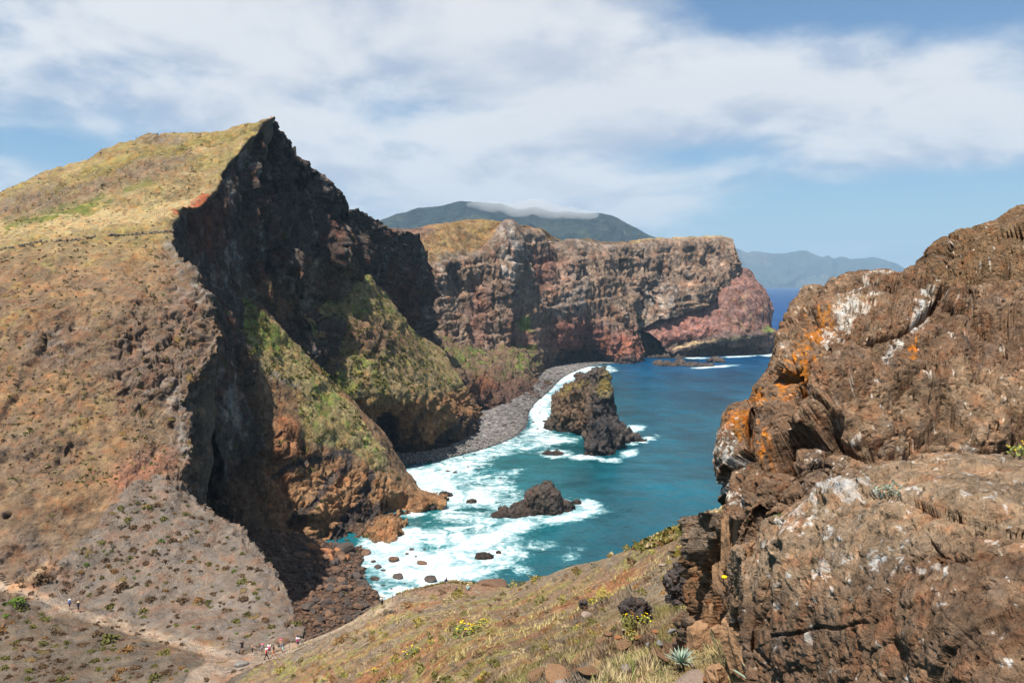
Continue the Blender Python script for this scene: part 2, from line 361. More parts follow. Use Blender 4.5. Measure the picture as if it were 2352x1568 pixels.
# ---------- the big hillside on the left, from its skyline down to the saddle with the path
H = [
 [(-90,485,328),(0,447,335),(100,405,340),(200,362,346),(300,322,352),(385,309,357),(500,303,363),(585,283,366),(634,271,369)],
 [(-90,540,306),(0,508,310),(90,480,314),(180,450,318),(270,420,325),(350,395,332),(430,365,340),(510,335,350),(588,305,358)],
 [(-90,560,295),(0,525,298),(90,500,300),(180,478,304),(260,455,308),(340,435,314),(410,418,322),(470,402,330),(522,386,336)],
 [(-90,580,280),(0,548,283),(90,525,285),(170,510,288),(240,497,292),(310,485,298),(370,475,304),(430,465,310),(482,455,314)],
 [(-90,600,248),(0,572,250),(80,560,252),(150,552,254),(210,545,256),(270,538,258),(320,530,262),(365,515,268),(405,493,280)],
 [(-90,670,228),(0,640,230),(80,625,232),(150,615,234),(210,608,236),(270,602,238),(320,595,241),(362,585,245),(399,572,250)],
 [(-90,740,210),(0,710,212),(80,700,214),(160,690,216),(230,682,218),(300,675,220),(360,668,224),(410,660,229),(457,650,235)],
 [(-90,850,194),(0,820,196),(90,815,198),(170,812,200),(250,808,202),(320,805,205),(390,800,209),(445,795,213),(497,788,218)],
 [(-90,960,182),(0,930,184),(80,925,185),(150,920,187),(220,918,189),(280,915,191),(335,912,194),(385,908,197),(432,898,200)],
 [(-90,1080,171),(0,1050,172),(80,1045,173),(150,1040,175),(220,1038,177),(280,1035,179),(335,1032,182),(385,1028,185),(429,1020,188)],
 [(-90,1180,161),(0,1150,162),(80,1145,163),(150,1140,165),(220,1138,167),(280,1135,169),(340,1130,172),(390,1122,175),(432,1112,179)],
 [(-90,1285,152),(0,1255,153),(90,1255,154),(180,1255,156),(270,1255,158),(350,1252,160),(430,1248,163),(500,1240,166),(566,1226,170)],
 [(-90,1360,147),(0,1340,147),(90,1345,147),(190,1350,148),(290,1350,149),(380,1348,151),(465,1344,153),(545,1336,155),(622,1318,158)],
 [(-90,1385,143),(0,1358,145),(100,1378,142),(200,1405,141),(300,1425,141),(395,1428,142),(490,1425,143),(580,1418,145),(668,1400,147)],
 [(-90,1440,135),(0,1375,143),(100,1395,140),(200,1425,138),(310,1455,136),(420,1475,134),(520,1485,132),(610,1482,131),(692,1462,133)],
 [(-90,1500,125),(0,1440,132),(100,1460,130),(200,1490,128),(310,1515,125),(420,1530,122),(520,1535,121),(610,1525,121),(705,1490,124)],
 [(-90,1600,115),(0,1560,117),(100,1570,116),(200,1590,115),(310,1600,114),(420,1605,113),(520,1605,112),(620,1590,112),(720,1560,114)],
 [(-90,1780,98),(0,1760,99),(100,1760,98),(200,1770,97),(310,1780,96),(420,1790,95),(520,1790,94),(620,1780,94),(720,1760,95)],
]
PATH = [(-30,1335),(40,1352),(100,1368),(165,1395),(230,1418),(300,1440),(370,1460),(440,1478),(500,1498),(555,1515),(600,1500),(640,1488),(690,1474)]
PLAZA = [(470,1490),(540,1500),(620,1492),(700,1470),(690,1482),(610,1515),(560,1540),(510,1568),(480,1600),(400,1600),(430,1545),(470,1520)]
Hw = world(H); ext = []
for i, r in enumerate(Hw):
    e = r[-1]; r = list(r)
    if i <= 3: r += [e + C_(-2.5, 4, -3), e + C_(-9, 10, -24), e + C_(-18, 16, -70)]
    else:
        zb = max(3.0, e[2] - 75)
        r += [e + C_(-1.2, 3, -2.5), e + C_(-6, 10, -22 if e[2] > 50 else -12), C_(e[0] - 13, e[1] + 19, zb)]
    ext.append(r)
top = [p + C_(-25, 30, -14) for p in ext[0]]; top2 = [p + C_(-60, 90, -60) for p in ext[0]]
Hw = [top2, top] + ext
def hill_rock(uv):
    k = np.maximum.reduce([blob(uv, 360, 810, 150, 120, -20), blob(uv, 440, 720, 60, 90), .8 * blob(uv, 150, 790, 90, 60), .8 * along(uv, [(20,480),(120,450),(230,420),(330,395),(420,370)], 26), .7 * blob(uv, 360, 318, 60, 14, 0),
        .6 * blob(uv, 60, 1290, 90, 60), .5 * blob(uv, 80, 1050, 120, 60), .75 * along(uv, [(395,580),(450,650),(490,790),(430,900),(425,1020),(410,1100)], 34)])
    return k
def hill_disp(p, uv, n):
    d = 3.2 * fbm(p, 42, 4, .45, 1) + 1.1 * fbm(p, 9, 5, .55, 2) + .35 * fbm(p, 2.2, 3, .6, 3)
    rk = hill_rock(uv)
    d = d + crag(p, 6.0, 1.6, 14, (.8, .8, 1.5)) * (.08 + .85 * rk) + ledges(p, 7.0, 1.7, 15, (.30, -.1, .95)) * (.35 + .65 * sm(fbm(p, 30, 3, .5, 16), -.1, .3)) * sm(uv[:, 1], 330, 420) + .35 * (ridg(p, 3.4, 4, .6, 19) - .6)
    # gullies running down the lower flank
    lower = sm(uv[:, 1], 560, 700) * (1 - sm(uv[:, 1], 1150, 1300))
    d = d - 1.2 * lower * sm(ridg(p * C_(1, .35, .35), 13, 4, .5, 21), .62, .9)
    # holes in the lava
    for (u, v, r) in [(300,752,7),(392,752,9),(428,748,8),(248,740,6),(455,700,5),(320,690,5),(20,1190,10),(275,790,8),(345,848,6),(298,770,9)]:
        d = d - 2.6 * blob(uv, u, v, r, r * .6, -15, .35)
    # overhanging lip of the rim
    calm = np.maximum(along(uv, PATH, 17, .5), inside(uv, PLAZA).astype(float))
    scree = sm(uv[:, 1], 1080, 1200) * sm(uv[:, 0], 120, 300)
    d = d * (1 - .75 * scree) * (1 - .9 * calm) - .25 * calm
    # stone bank above the path, little cutting
    d = d * np.clip(1 - sm(uv[:, 1], 1440, 1560) * .5, 0, 1) * (1 - .85 * along(uv, [(650,262),(588,305),(522,386)], 22))
    rim = along(uv, [(405,1095),(440,1115),(566,1226),(622,1318),(668,1400),(692,1462)], 20, .7)
    return d + rim * (crag(p, 3.2, .8, 25, k=3) - .5 * rim * sm(fbm(p, 6, 3, .5, 26), -.1, .4)) + .25 * scree * (ridg(p * C_(.6, .6, .3), 5, 3, .5, 27) - .6)
def hill_col(q, uv, n, d):
    N_ = len(q); nz = n[:, 2]; w1 = fbm(q, 30, 4, .55, 31); w2 = fbm(q, 9, 4, .6, 32); w3 = fbm(q, 3, 3, .6, 33); uvw = uv + 26 * np.stack([w1 + w2, w2 - w1], -1) + 18 * np.stack([w3, -w3], -1)
    c = base(N_, C_(.172, .112, .068)); c = mixc(c, TAN * .92, sm(w2 + .4 * w3, -.15, .45) * .5)
    up = 1 - sm(uvw[:, 1], 520, 640)                                # dry grass above the wall
    c = mixc(c, TAN * C_(.80, .86, .80), up * .85); c = mixc(c, DRYG * .85, up * sm(w2, -.1, .4) * .4); c = mixc(c, GRASS * 1.1, up * sm(fbm(q, 20, 4, .6, 35) + .4 * w3, .0, .35) * .55)
    shelf = inside(uvw, [(-50, 560), (120, 535), (400, 500), (470, 455), (420, 440), (250, 480), (60, 505), (-50, 530)]).astype(float)
    c = mixc(c, DRYG * .92, shelf * .75)
    c = mixc(c, GRASS, np.clip(along(uvw, [(250,375),(330,348),(440,330),(540,312)], 13) + along(uvw, [(110,440),(200,400),(280,365)], 10), 0, 1) * .7)
    c = mixc(c, GREEN * .95, along(uvw, [(20,520),(90,500),(160,482),(240,462)], 9) * sm(w3, -.5, .1)); c = mixc(c, GREEN * 1.3, along(uvw, [(290,440),(340,420)], 6) * .7)
    och = np.maximum.reduce([blob(uvw, 150, 900, 150, 90), blob(uvw, 60, 690, 130, 70), blob(uvw, 200, 1010, 120, 60), blob(uvw, 260, 1130, 120, 50), blob(uvw, 330, 600, 90, 40)])
    c = mixc(c, OCHRE, och * sm(w2 + w1, -.3, .5) * .5)
    mow = sm(fbm(q, 17, 4, .6, 41) + .5 * w3, .08, .42) * sm(nz, .35, .6)
    c = mixc(c, GRASS * 1.25, mow * .42 * (1 - sm(uv[:, 1], 1080, 1180)))
    rk = hill_rock(uv) * sm(w2 + w3 * .6 + .25, -.2, .3); c = mixc(c, MAUVE * .8 + .01, rk * .8); c = mixc(c, GREY * 1.1, rk * sm(w1 + w3, .0, .5) * .7)
    c = mixc(c, C_(.22, .20, .17), along(uv, [(395,560),(440,640),(470,690)], 20) * sm(w3, -.2, .4) * .8)
    c = mixc(c, C_(.25, .22, .185), along(uvw, [(415,890),(425,960),(430,1030)], 18) * sm(w3, -.2, .3) * .8)
    c = mixc(c, C_(.27, .085, .04), (along(uvw, [(405,488),(440,475),(480,458)], 10)))
    c = mixc(c, C_(.24, .11, .07), blob(uvw, 330, 1085, 75, 45, -30) * .75)
    scree = inside(uvw, [(320, 1095), (380, 1100), (480, 1120), (640, 1210), (760, 1480), (690, 1520), (300, 1445), (60, 1372), (150, 1290), (230, 1180)]).astype(float)
    c = mixc(c, C_(.172, .136, .107), scree * .92)
    low = sm(uvw[:, 1] - np.interp(uv[:, 0], [p[0] for p in PATH], [p[1] for p in PATH]), 8, 26)
    c = mixc(c, C_(.125, .098, .072), low * .9 * (uv[:, 1] > 1330))
    c = mixc(c, C_(.34, .25, .175), along(uv + 4 * np.stack([w2, w3], -1), PATH, 11, .5) * .95); pz = inside(uv + 8 * np.stack([w2, w3], -1), PLAZA).astype(float)
    c = mixc(c, C_(.29, .215, .155), pz * .9)
    c = mixc(c, C_(.33, .22, .13), along(uvw, [(30, 1345), (70, 1330), (90, 1300), (110, 1285)], 8) * .9)
    st = sm(voro(q, 1.1, 51)[0], .28, .12) * .3 * (scree + low * .6); c = mixc(c, C_(.30, .27, .235), np.clip(st, 0, 1) * sm(w3, -.2, .3))
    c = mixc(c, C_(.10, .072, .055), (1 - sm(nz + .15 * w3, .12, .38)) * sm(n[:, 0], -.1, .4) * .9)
    return 1.12 * c * (1 + .3 * w3 + .15 * w2)[:, None]
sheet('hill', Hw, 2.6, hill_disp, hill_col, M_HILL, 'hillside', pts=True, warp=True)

# ---------- the dark cliff under the summit
D0 = [
 [(398,578,253),(404,497,284),(481,459,317),(523,389,339),(590,305,361),(641,270,372),(697,342,395),(760,412,420),(850,480,470),(905,520,510),(965,541,560),(990,588,600),(1003,650,640)],
 [(415,640,256),(440,570,290),(520,510,325),(560,450,345),(610,400,365),(650,370,376),(705,430,398),(770,490,425),(850,545,468),(905,575,505),(960,605,555),(986,650,597),(1004,690,640)],
 [(440,730,262),(490,660,298),(540,580,333),(590,530,352),(640,500,370),(680,480,382),(725,540,400),(780,575,425),(840,605,462),(895,640,500),(955,690,552),(986,720,597),(1006,740,640)],
 [(470,830,268),(540,770,300),(560,680,335),(620,690,355),(680,740,370),(725,775,378),(760,720,400),(800,665,425),(840,655,455),(900,720,490),(960,780,545),(990,790,590),(1010,790,640)],
]
Dw = world(D0)
Dw = [[p + C_(-10, 8, -3) for p in Dw[0]]] + Dw + [[p + C_(9, -4, -40) for p in Dw[-1]]]
for r in Dw: r.append(r[-1] + C_(-14, 30, -4)); r.append(r[-1] + C_(-60, 40, -6))
def dark_disp(p, uv, n):
    q = p + 6 * np.stack([fbm(p, 30, 3, seed=61), fbm(p, 30, 3, seed=62), fbm(p, 30, 3, seed=63)], -1)
    qa = q * C_(1, 1, .38)
    f1, e, cid = voro(qa, 13, 64); g1, e2, c2 = voro(q * C_(1, 1, .55), 4.6, 65)
    d = 7.5 * fbm(qa, 34, 4, .5, 66) + 5.0 * (cid - .5) - 2.2 * (1 - sm(e, 0, .2)) + 1.7 * (c2 - .5) - .8 * (1 - sm(e2, 0, .2)) + 3.4 * (ridg(qa, 15, 5, .55, 67) - .6) + .8 * fbm(p, 3, 3, .6, 68)
    top_ = sm(uv[:, 1] - np.interp(uv[:, 0], [398, 404, 481, 523, 590, 641, 697, 760, 850, 905, 965, 990, 1010], [578, 497, 459, 389, 305, 270, 342, 412, 480, 520, 541, 588, 660]), 0, 26)
    d = (d + crag(p, 11, 4.6, 75, (1, 1, .4)) + 2.0 * (ridg(p * C_(1, 1, .6), 5, 4, .6, 79) - .6)) * (.32 + .68 * top_)
    d = d + 9 * (ridg(p * C_(1, 1, .13), 20, 3, .5, 76) - .62) * top_ * sm(uv[:, 0], 520, 600)
    d = (d - 3) * (.25 + .75 * sm(uv[:, 0], 520, 640)) + 7.0 * blob(uv, 800, 600, 60, 75, 15, .6) - 6 * blob(uv, 700, 700, 60, 60, 0, .6)
    return d
def dark_col(q, uv, n, d):
    w2 = fbm(q * C_(1, 1, .5), 12, 4, .6, 71); w3 = fbm(q, 4, 3, .6, 72); st = fbm(q * C_(1, 1, .15), 9, 4, .6, 73)
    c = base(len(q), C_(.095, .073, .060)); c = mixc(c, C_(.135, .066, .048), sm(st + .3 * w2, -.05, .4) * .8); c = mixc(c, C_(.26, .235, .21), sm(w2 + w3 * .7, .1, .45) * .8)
    c = mixc(c, C_(.15, .058, .036), np.maximum(blob(uv, 480, 520, 50, 60), blob(uv, 930, 690, 40, 80)) * .6)
    c = mixc(c, C_(.12, .12, .04), sm(n[:, 2], .45, .75) * sm(w3, -.1, .4) * sm(uv[:, 1], 500, 640) * .9)
    c = mixc(c, BROWN * 1.1, np.maximum(blob(uv, 760, 650, 70, 45, 20), blob(uv, 640, 690, 90, 40, 25)) * .6)
    return c * (1 + .25 * w3)[:, None]
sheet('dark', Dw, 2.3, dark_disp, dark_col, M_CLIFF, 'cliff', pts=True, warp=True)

# ---------- the near buttress: green crest, gully wall on its left, orange sea cliff at its foot
B = [
 [(545,688,335),(620,745,340),(700,815,345),(765,880,348),(830,965,350),(885,1050,352),(945,1112,355),(1014,1146,355)],
 [(530,740,322),(582,800,324),(645,880,326),(705,950,328),(772,1030,330),(832,1095,333),(895,1135,338),(1017,1163,352)],
 [(540,790,312),(572,870,312),(615,970,312),(665,1050,314),(735,1110,316),(802,1160,320),(872,1178,328),(985,1178,347)],
 [(505,850,300),(550,960,297),(595,1060,296),(640,1125,298),(705,1172,302),(792,1208,310),(880,1215,316),(930,1192,338)],
 [(475,910,292),(535,1065,285),(595,1180,281),(655,1235,284),(722,1248,300),(800,1250,306),(895,1252,303),(932,1222,322)],
]
Bw = world(B)
foot = [C_(p[0] + 4, p[1] - 6, -4) for p in Bw[-1]]; foot[0] = at(470, 1010, 276); foot[1] = at(530, 1150, 268); foot[2] = at(600, 1235, 266)
foot2 = [C_(p[0] + 8, p[1] - 20, -6) for p in foot]
Bw = [[p + C_(20, 55, -45) for p in Bw[0]], [p + C_(5, 13, -8) for p in Bw[0]]] + Bw + [foot, foot2]
for r in Bw: r.insert(0, r[0] + C_(-22, -16, 3)); r.insert(0, r[0] + C_(-40, -10, 8))
def butt_disp(p, uv, n):
    q = p + 4 * np.stack([fbm(p, 22, 3, seed=81), fbm(p, 22, 3, seed=82), fbm(p, 22, 3, seed=83)], -1)
    rock = np.clip(sm(uv[:, 1] - np.interp(uv[:, 0], [480, 560, 640, 700, 800, 870, 950], [700, 830, 960, 1010, 1040, 1090, 1120]), -10, 60), 0, 1)
    f1, e, cid = voro(q * C_(1, 1, .7), 11, 84); g1, e2, c2 = voro(q, 3.6, 85)
    # banded tuff: thin ledges dipping to the left
    band = np.sin((p[:, 2] * .9 + p[:, 0] * .28 + 5 * fbm(p, 15, 3, seed=86)) * 1.9) * .45 * np.maximum(blob(uv, 760, 1150, 120, 70), 0.2)
    d = 3.4 * fbm(p, 36, 4, .5, 87) + rock * (3.6 * (cid - .5) - 2.0 * (1 - sm(e, 0, .16)) + 1.2 * (c2 - .5) - .5 * (1 - sm(e2, 0, .16)) + band + 2.8 * (ridg(q, 13, 5, .5, 88) - .6)) + (1 - rock) * (.55 * fbm(p, 3.5, 4, .6, 89) + .7 * (ridg(p, 8, 4, .5, 90) - .6))
    d = d + crag(p, 6.5, 2.0, 94, (1, 1, .8)) * (.12 + .88 * rock) + (.4 + .5 * rock) * (ridg(p, 4.5, 4, .6, 97) - .6) + rock * ledges(p, 3.2, 1.3, 98, (.25, .1, .95))
    d = d - 7 * blob(uv, 690, 1200, 30, 12, -10, .5) - 5 * blob(uv, 735, 1195, 60, 9, -8, .5) - 14 * blob(uv, 915, 1160, 34, 22, 0, .5) + 5 * blob(uv, 880, 1222, 45, 26, 0, .6) + 4 * blob(uv, 980, 1160, 36, 16, 0, .6) + 4.5 * blob(uv, 655, 1010, 34, 50, 5, .4) + 5 * blob(uv, 560, 850, 28, 60, -15, .6)
    return d
def butt_col(q, uv, n, d):
    w1 = fbm(q, 26, 4, .55, 91); w2 = fbm(q, 8, 4, .6, 92); w3 = fbm(q, 2.6, 3, .6, 93); uvw = uv + 14 * np.stack([w2 + w1, w3 + w2], -1)
    c = base(len(q), C_(.20, .125, .068)); c = mixc(c, UMBER * 1.2, sm(w2 + .5 * w3, -.05, .4) * .7)
    orange = sm(uvw[:, 1] - np.interp(uv[:, 0], [560, 640, 700, 800, 900, 960], [1090, 1060, 1060, 1060, 1090, 1130]), -10, 30)
    c = mixc(c, ORANGE, orange * (.75 + .25 * sm(w2, -.3, .3))); c = mixc(c, C_(.26, .135, .068), orange * sm(w1 + w3 * .4, .05, .4) * .6)
    c = mixc(c, C_(.30, .135, .062), blob(uvw, 655, 1010, 36, 52, 5, .3) * .9)
    for pts, wd in [([(640,1085),(700,1065),(760,1045),(830,1030)], 8), ([(680,1190),(730,1140),(770,1085),(800,1060)], 9), ([(770,1240),(800,1195),(830,1150),(845,1090)], 9), ([(775,1235),(810,1190),(860,1170)], 14)]:
        c = mixc(c, C_(.062, .054, .052), along(uvw, pts, wd, .5) * .9)
    c = mixc(c, C_(.072, .058, .05), np.maximum(blob(uvw, 830, 1200, 30, 45, 30), .9 * along(uv, [(640,1255),(760,1258),(900,1262),(950,1230)], 11)) * .7)
    grass = inside(uvw, [(520, 690), (560, 690), (640, 755), (720, 830), (790, 900), (840, 975), (890, 1060), (860, 1085), (800, 1035), (700, 1010), (690, 960), (670, 890), (600, 850), (555, 790), (530, 750)]).astype(float)
    c = mixc(c, C_(.255, .20, .088), grass * .85); c = mixc(c, GREEN * 1.5, grass * sm(w2 + w3 * .8 + .25 * blob(uvw, 600, 760, 80, 60) + .2 * blob(uvw, 740, 930, 40, 60), .12, .5) * .85)
    c = mixc(c, C_(.085, .115, .022), inside(uvw, [(520, 690), (565, 690), (640, 760), (690, 800), (640, 800), (580, 760)]) * .55 * sm(w3, -.4, .3))
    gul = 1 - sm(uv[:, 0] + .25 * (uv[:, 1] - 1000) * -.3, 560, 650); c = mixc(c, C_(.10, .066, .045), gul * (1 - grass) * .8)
    c = mixc(c, C_(.19, .16, .14), along(uvw, [(560,790),(620,860),(680,890)], 10) * sm(w3, -.2, .3) * .8)
    return 1.2 * c * (1 + .3 * w3)[:, None]
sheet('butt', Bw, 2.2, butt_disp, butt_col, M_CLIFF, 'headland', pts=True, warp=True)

# ---------- the second buttress in the middle of the bay
E = [
 [(690,700,402),(745,690,412),(795,660,428),(840,635,447),(882,672,470),(930,742,500),(988,782,540)],
 [(715,760,395),(770,760,405),(820,750,415),(870,742,430),(915,752,455),(965,800,490),(1032,838,530)],
 [(735,850,392),(795,850,400),(850,840,410),(900,830,425),(960,850,445),(1012,880,480),(1062,888,525)],
 [(780,935,395),(840,925,402),(895,920,412),(950,910,425),(1000,920,445),(1040,935,480),(1080,938,520)],
 [(830,970,420),(880,962,425),(925,960,432),(970,965,440),(1010,970,455),(1050,978,480),(1087,972,521)],
 [(850,1052,455),(893,1036,473),(940,1040,470),(985,1046,462),(1032,1032,479),(1066,1016,499),(1089,1000,522)],
]
Ew = world(E); Ew = [[p + C_(-4, 20, -6) for p in Ew[0]]] + Ew + [[C_(p[0] + 2, p[1] - 4, -5) for p in Ew[-1]]]
for r in Ew: r.append(r[-1] + C_(2, 14, -4 if r[-1][2] > 6 else 0)); r.append(r[-1] + C_(0, 40, -25 if r[-1][2] > 20 else -3))
def mid_disp(p, uv, n):
    q = p + 5 * np.stack([fbm(p, 26, 3, seed=101), fbm(p, 26, 3, seed=102), fbm(p, 26, 3, seed=103)], -1)
    rock = sm(uv[:, 1] - np.interp(uv[:, 0], [800, 900, 1000, 1080], [905, 905, 900, 880]), -15, 40)
    f1, e, cid = voro(q * C_(1, 1, .6), 13, 104); g1, e2, c2 = voro(q, 4.2, 105)
    dip = p[:, 2] * .8 - p[:, 0] * .75 + 4 * fbm(p, 18, 3, seed=106)
    d = 4.5 * fbm(p, 40, 4, .5, 107) + rock * (3 * (cid - .5) - 2 * (1 - sm(e, 0, .16)) + 1.3 * (c2 - .5) + .9 * np.sin(dip * .95) + .4 * np.sin(dip * 2.3) + 2.6 * (ridg(q, 14, 5, .5, 108) - .6))
    d = d + (1 - rock) * (1.6 * (ridg(q, 12, 5, .55, 109) - .6) + .6 * fbm(p, 4, 3, .6, 110) + 2.5 * (c2 - .5) * np.maximum(blob(uv, 870, 780, 70, 60), blob(uv, 760, 830, 30, 60)))
    d = d + crag(p, 6, 2.0, 114, (1, 1, .8)) * (.2 + .8 * rock) + (.5 + .5 * rock) * (ridg(p, 5, 4, .6, 117) - .6) + rock * ledges(p, 4.0, 2.0, 118, (-.62, 0, .75))
    d = d - 12 * blob(uv, 886, 992, 26, 38, 15, .4) + 4 * blob(uv, 1060, 985, 30, 40, 0, .6)
    return d
def mid_col(q, uv, n, d):
    w1 = fbm(q, 30, 4, .55, 111); w2 = fbm(q, 9, 4, .6, 112); w3 = fbm(q, 3, 3, .6, 113); uvw = uv + 14 * np.stack([w2 + w1, w3 + w2], -1)
    c = base(len(q), C_(.225, .165, .078)); c = mixc(c, GREEN * 1.45, sm(w2 + w3 * .7 + .2 * blob(uvw, 760, 900, 60, 90), .0, .42) * .75)
    c = mixc(c, C_(.17, .10, .065), np.maximum.reduce([blob(uvw, 860, 775, 80, 40, 10), blob(uvw, 760, 815, 35, 50), .6 * blob(uvw, 930, 800, 40, 40)]) * .85)
    c = mixc(c, C_(.21, .15, .08), blob(uvw, 960, 880, 60, 40) * .5)
    rock = sm(uvw[:, 1] - np.interp(uv[:, 0], [800, 900, 1000, 1080], [915, 915, 900, 880]), -5, 25)
    c = mixc(c, C_(.235, .125, .060), rock * .92); c = mixc(c, UMBER, rock * sm(w2 + w1, .0, .45) * .7)
    c = mixc(c, C_(.33, .16, .075), rock * blob(uvw, 980, 995, 80, 45) * .55)
    c = mixc(c, C_(.048, .043, .044), np.maximum.reduce([along(uvw, [(1000,1040),(1025,1000),(1050,965)], 11), blob(uvw, 1070, 995, 20, 40, 20), along(uv, [(900,1045),(985,1052),(1035,1040),(1088,1008)], 8), .8 * along(uvw, [(935,1040),(950,990),(975,940)], 8)]) * .9)
    c = mixc(c, C_(.055, .045, .043), blob(uv, 886, 995, 30, 40, 15, .3) * .8)  # shade of the sea cave, painted into the rock colour over its hollow
    return 1.2 * c * (1 + .3 * w3)[:, None]
sheet('mid', Ew, 2.2, mid_disp, mid_col, M_CLIFF, 'headland', pts=True, warp=True)

# ---------- scree and low rocks at the head of the bay
K = [
 [(955,755,700),(1005,765,768),(1060,785,790),(1120,795,815),(1190,798,838),(1235,815,885),(1266,836,975)],
 [(985,800,600),(1040,835,650),(1090,850,690),(1150,852,725),(1200,855,770),(1232,858,825),(1258,849,918)],
 [(1030,850,530),(1075,885,570),(1110,890,615),(1160,885,670),(1208,880,730),(1236,875,795),(1252,861,866)],
 [(1060,940,560),(1090,955,598),(1132,951,606),(1188,938,633),(1230,914,690),(1252,892,752),(1268,866,842)],
]
Kw = world(K); Kw = [[p + C_(-6, 25, -4) for p in Kw[0]]] + Kw + [[C_(p[0] + 3, p[1] - 6, -4) for p in Kw[-1]]]
def kd(p, uv, n):
    f1, e, cid = voro(p * C_(1, 1, .7), 15, 121); g, e2, c2 = voro(p, 5, 122)
    r = sm(uv[:, 1], 840, 890)
    return 5 * fbm(p, 40, 4, .5, 123) + (.25 + r) * (5 * (cid - .5) + 1.8 * (c2 - .5) - 2.2 * (1 - sm(e, 0, .16))) + 4 * (ridg(p, 17, 5, .55, 124) - .6) + crag(p, 8, 2.8, 125, (1, 1, .8)) + 2 * (ridg(p, 6, 4, .6, 128) - .6)
def kc(q, uv, n, d):
    w2 = fbm(q, 12, 4, .6, 126); w3 = fbm(q, 4, 3, .6, 127); uvw = uv + 12 * np.stack([w2, w3], -1)
    c = base(len(q), C_(.185, .12, .078)); c = mixc(c, GREEN * 1.5, sm(w2 + .5 * w3 + .3 * blob(uvw, 1080, 820, 60, 30) + .4 * blob(uvw, 1205, 830, 30, 30), .1, .45) * sm(n[:, 2], .3, .6) * .85)
    c = mixc(c, C_(.125, .07, .052), sm(uvw[:, 1], 850, 890) * .85); c = mixc(c, C_(.22, .095, .05), blob(uvw, 1110, 880, 25, 22) * .8)
    return c * (1 + .25 * w3)[:, None]
sheet('bayhead', Kw, 2.4, kd, kc, M_CLIFF, 'scree_slope', pts=True, warp=True)

# ---------- the long far cliff with its plateau
F = [
 [(1000,606,790),(1060,592,825),(1112,575,850),(1155,522,880),(1200,527,930),(1246,534,960),(1268,562,985),(1330,557,1020),(1410,565,1060),(1500,557,1110),(1590,551,1150),(1682,549,1190),(1701,625,1226)],
 [(1003,660,780),(1065,650,815),(1118,640,842),(1168,600,865),(1206,600,915),(1242,610,945),(1285,630,970),(1340,630,1005),(1410,635,1040),(1490,625,1085),(1580,620,1125),(1686,600,1168),(1704,650,1218)],
 [(1008,720,770),(1075,720,800),(1128,720,828),(1178,700,848),(1212,700,890),(1247,710,925),(1292,720,950),(1346,720,980),(1410,720,1010),(1480,700,1050),(1570,690,1085),(1660,680,1125),(1712,690,1190)],
 [(1012,800,760),(1080,812,785),(1142,832,805),(1192,834,835),(1228,834,872),(1262,842,955),(1305,838,975),(1352,833,1002),(1420,835,992),(1470,830,1012),(1530,800,1085),(1610,775,1110),(1715,760,1180)],
]
Fw = world(F)
for r in Fw: r.insert(11, r[10] * .12 + r[11] * .88); r.insert(13, r[12] * .82 + r[13] * .18)
Fw = [[p + C_(-8, 22, 0) for p in Fw[0]]] + Fw + [[C_(p[0] + 2, p[1] - 5, -6) for p in Fw[-1]]]
for r in Fw: r.insert(0, r[0] + C_(-50, -30, 0)); r.append(r[-1] + C_(-10, 60, 0)); r.append(r[-1] + C_(-60, 200, 0))
def far_disp(p, uv, n):
    qa = p * C_(1, 1, .2); topm = sm(uv[:, 1], 545, 600)
    d = 17 * fbm(p * C_(1, 1, .4), 90, 4, .5, 136) + 17 * (ridg(qa, 46, 5, .55, 137) - .62) + 2.0 * fbm(p, 6, 3, .6, 138)
    fade = .14 + .86 * sm(uv[:, 1] - np.interp(uv[:, 0], [1000, 1112, 1155, 1246, 1268, 1410, 1682, 1701], [606, 575, 522, 534, 562, 565, 549, 600]), 0, 28)
    d = (d + crag(p, 26, 5.0, 144, (1, 1, .22), 3, 1.0) + ledges(p, 24, 6.0, 145, (-.1, 0, 1), .6) + ledges(p, 8, 2.2, 146, (-.15, 0, 1), .5) + 3.0 * (ridg(p * C_(1, 1, .5), 13, 4, .6, 148) - .6)) * fade * (.55 + .45 * topm)
    d = d - 24 * sm(uv[:, 1] - np.interp(uv[:, 0], [1470, 1590, 1690, 1710], [752, 714, 658, 628]), 0, 14) * sm(uv[:, 0], 1470, 1500)
    d = d - 16 * blob(uv, 1330, 830, 60, 18, 0, .7) + 14 * blob(uv, 1425, 790, 45, 60, 0, .7) - 14 * blob(uv, 1500, 700, 26, 70, 15, .7) + 10 * blob(uv, 1170, 640, 22, 130, 0, .7)
    return d
